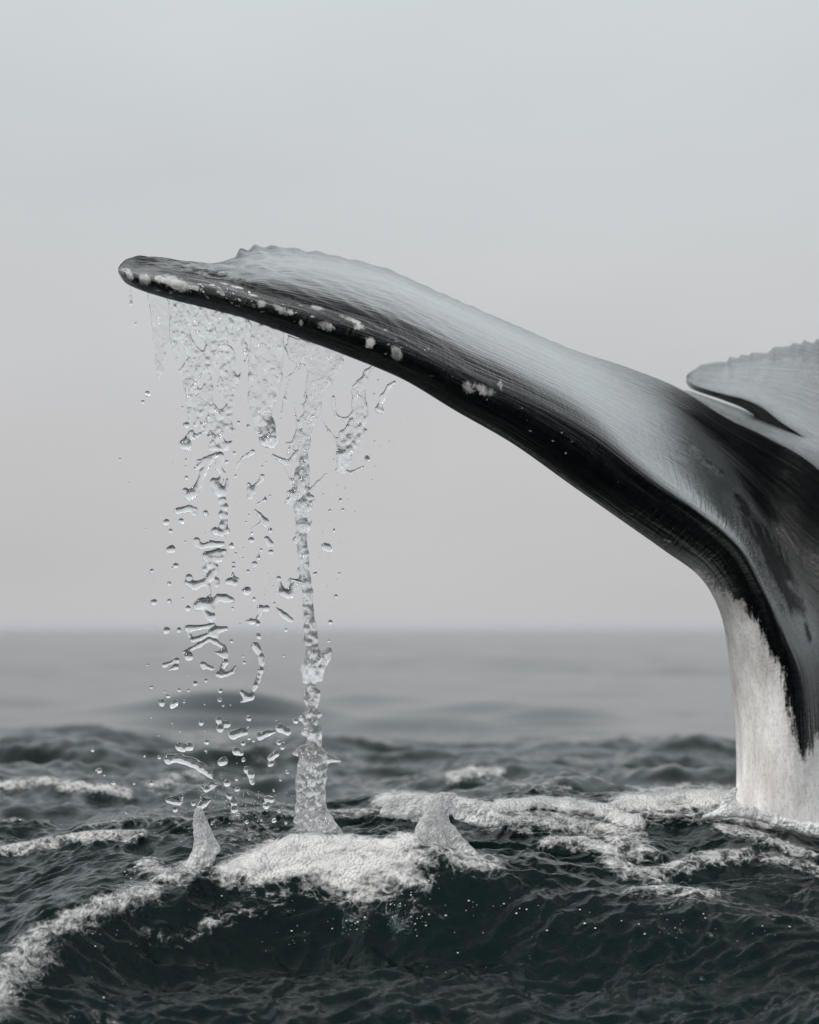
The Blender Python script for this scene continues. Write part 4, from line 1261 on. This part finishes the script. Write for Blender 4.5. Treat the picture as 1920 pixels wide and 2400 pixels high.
def zone(x, y):
    zx = 'left of the broken column' if x < 430 else 'within the broken column' if x < 552 else 'between the two columns' if x < 700 else 'right of the main jet'
    zy = 'near the fluke' if y < 1100 else 'above the horizon' if y < 1478 else 'over the hazy sea' if y < 1690 else 'low over the waves'
    return zx, zy


bins = {}
for i, (x, y, r) in enumerate(D):
    size = 'large' if r > 6.2 else 'medium' if r > 3.6 else 'small' if r > 2.0 else 'tiny'
    bins.setdefault((size,) + zone(x, y), []).append((y, x, r))
first = None
k = 0
for key, L in bins.items():
    L.sort()
    for j, (y, x, r) in enumerate(L):
        Y0 = 8.0 + 0.12 * (random.random() - 0.35)
        o = bpy.data.objects.new('water_drop', variants[k % 7])
        COL.objects.link(o)
        o.location = at(x, y, Y0)
        s_ = 1.12 * r * Y0 / F
        o.scale = (s_ * random.uniform(.92, 1.12), s_ * random.uniform(.75, 1), s_ * random.uniform(.88, 1.08))
        o.rotation_euler = (random.uniform(-.4, .4), random.uniform(-.9, .9), random.uniform(0, 6.28))
        if len(L) == 1:
            o['label'] = 'only %s clear drop %s, %s' % key
        elif j == len(L) - 1:
            o['label'] = 'lowest of the %s clear drops %s, %s' % key
        else:
            o['label'] = '%s of the %s clear drops %s, %s' % ((ORD[j],) + key)
        o['category'] = 'water drop'
        o['group'] = 'single drops of water falling from the fluke'
        k += 1
print('drops', k)

# fine spray: too many and too small to count
sv, sf = ico(1)
allV, allF = [], []
off = 0
r_ = np.random.RandomState(12)


def spray(cx, cy_, sx_, sy_, n, r0, r1, Y0):
    global off
    for _ in range(n):
        x, y = cx + r_.randn() * sx_, cy_ + r_.randn() * sy_
        r = (r0 + (r1 - r0) * r_.rand() ** 2) * Y0 / F
        p = np.array(at(x, y, Y0 + 0.08 * (r_.rand() - 0.5)))
        allV.append(sv * r + p)
        allF.append(sf + off)
        off += len(sv)


spray(490, 1850, 22, 10, 90, .5, 1.6, 8.0)
spray(580, 1880, 50, 16, 150, .4, 1.5, 8.0)
spray(500, 1855, 55, 40, 60, .5, 1.8, 8.0)
spray(640, 1300, 90, 330, 110, .5, 1.5, 8.0)
spray(430, 1400, 60, 260, 80, .5, 1.6, 8.0)
spray(850, 1020, 50, 70, 50, .4, 1.5, 8.05)
spray(1080, 1890, 26, 10, 50, .6, 2.2, 7.9)
me = mesh_from('fine_spray', np.concatenate(allV), np.concatenate(allF), M_DROP)
link('fine_spray', me, label='fine spray of tiny droplets hanging round the falling water', kind='stuff', cat='spray')


# white bubbles and beads of froth caught on the dark wave faces
def on_sea(px_, py_):
    ys = np.linspace(6.0, 9.0, 600)
    xs = (px_ - 960) / F * ys
    hz = sea_height(xs, ys)
    pv = HZ - (hz - H_CAM) / ys * F
    k_ = np.argmax(pv <= py_)
    return xs[k_], ys[k_], hz[k_]


allV, allF, off = [], [], 0
r_ = np.random.RandomState(31)
for cx_, cy_, sx_, sy_, n_ in ((925, 2130, 22, 14, 60), (975, 2085, 18, 22, 50), (985, 2170, 14, 12, 22), (1000, 2050, 22, 14, 25), (825, 2175, 22, 16, 30), (350, 2060, 34, 14, 50), (720, 2190, 60, 30, 22), (1130, 2130, 70, 12, 30),
                              (1300, 2165, 130, 22, 20), (560, 1945, 60, 14, 60), (640, 1975, 40, 16, 50), (1700, 2190, 120, 14, 28), (1560, 2170, 60, 12, 18), (300, 2210, 60, 30, 16), (240, 2330, 120, 40, 8), (1050, 2250, 90, 40, 8), (600, 2120, 60, 20, 25)):
    for _ in range(int(n_ * 0.55)):
        a_, b_ = cx_ + r_.randn() * sx_, cy_ + r_.randn() * sy_
        X_, Y_, Z_ = on_sea(a_, b_)
        rad = (0.7 + 1.9 * r_.rand() ** 4) * Y_ / F
        allV.append(sv * rad * np.array([1.3, 1.3, 0.9]) + np.array([X_, Y_, Z_ + 0.004]))
        allF.append(sf + off)
        off += len(sv)
mb_, tb_, ob_ = new_mat('froth_bead')
pb_ = N(tb_, 'ShaderNodeBsdfPrincipled')
pb_.inputs['Base Color'].default_value = (0.85, 0.85, 0.84, 1)
pb_.inputs['Roughness'].default_value = 0.15
tb_.links.new(pb_.outputs[0], ob_.inputs['Surface'])
me = mesh_from('froth_beads', np.concatenate(allV), np.concatenate(allF), mb_)
link('froth_beads', me, label='tiny white beads of froth scattered over the dark wave faces', kind='stuff', cat='froth')

# the hazy air over the sea
mh, th_, oh = new_mat('sea_haze')
pv_ = N(th_, 'ShaderNodeVolumePrincipled')
pv_.inputs['Color'].default_value = (0.78, 0.88, 0.93, 1)
pv_.inputs['Density'].default_value = 0.0002
pv_.inputs['Anisotropy'].default_value = 0.2
th_.links.new(pv_.outputs[0], oh.inputs['Volume'])
x0, x1, y0, y1, z0, z1 = -9000, 9000, -4000, 9500, -1.6, 2.6
HV = np.array([(x, y, z) for x in (x0, x1) for y in (y0, y1) for z in (z0, z1)], float)
HF = np.array([(0, 1, 3, 2), (4, 6, 7, 5), (0, 4, 5, 1), (2, 3, 7, 6), (0, 2, 6, 4), (1, 5, 7, 3)])
me = mesh_from('haze', HV, HF, mh, smooth=False)
link('haze', me, kind='stuff', label='thin grey haze hanging over the open sea', cat='haze')
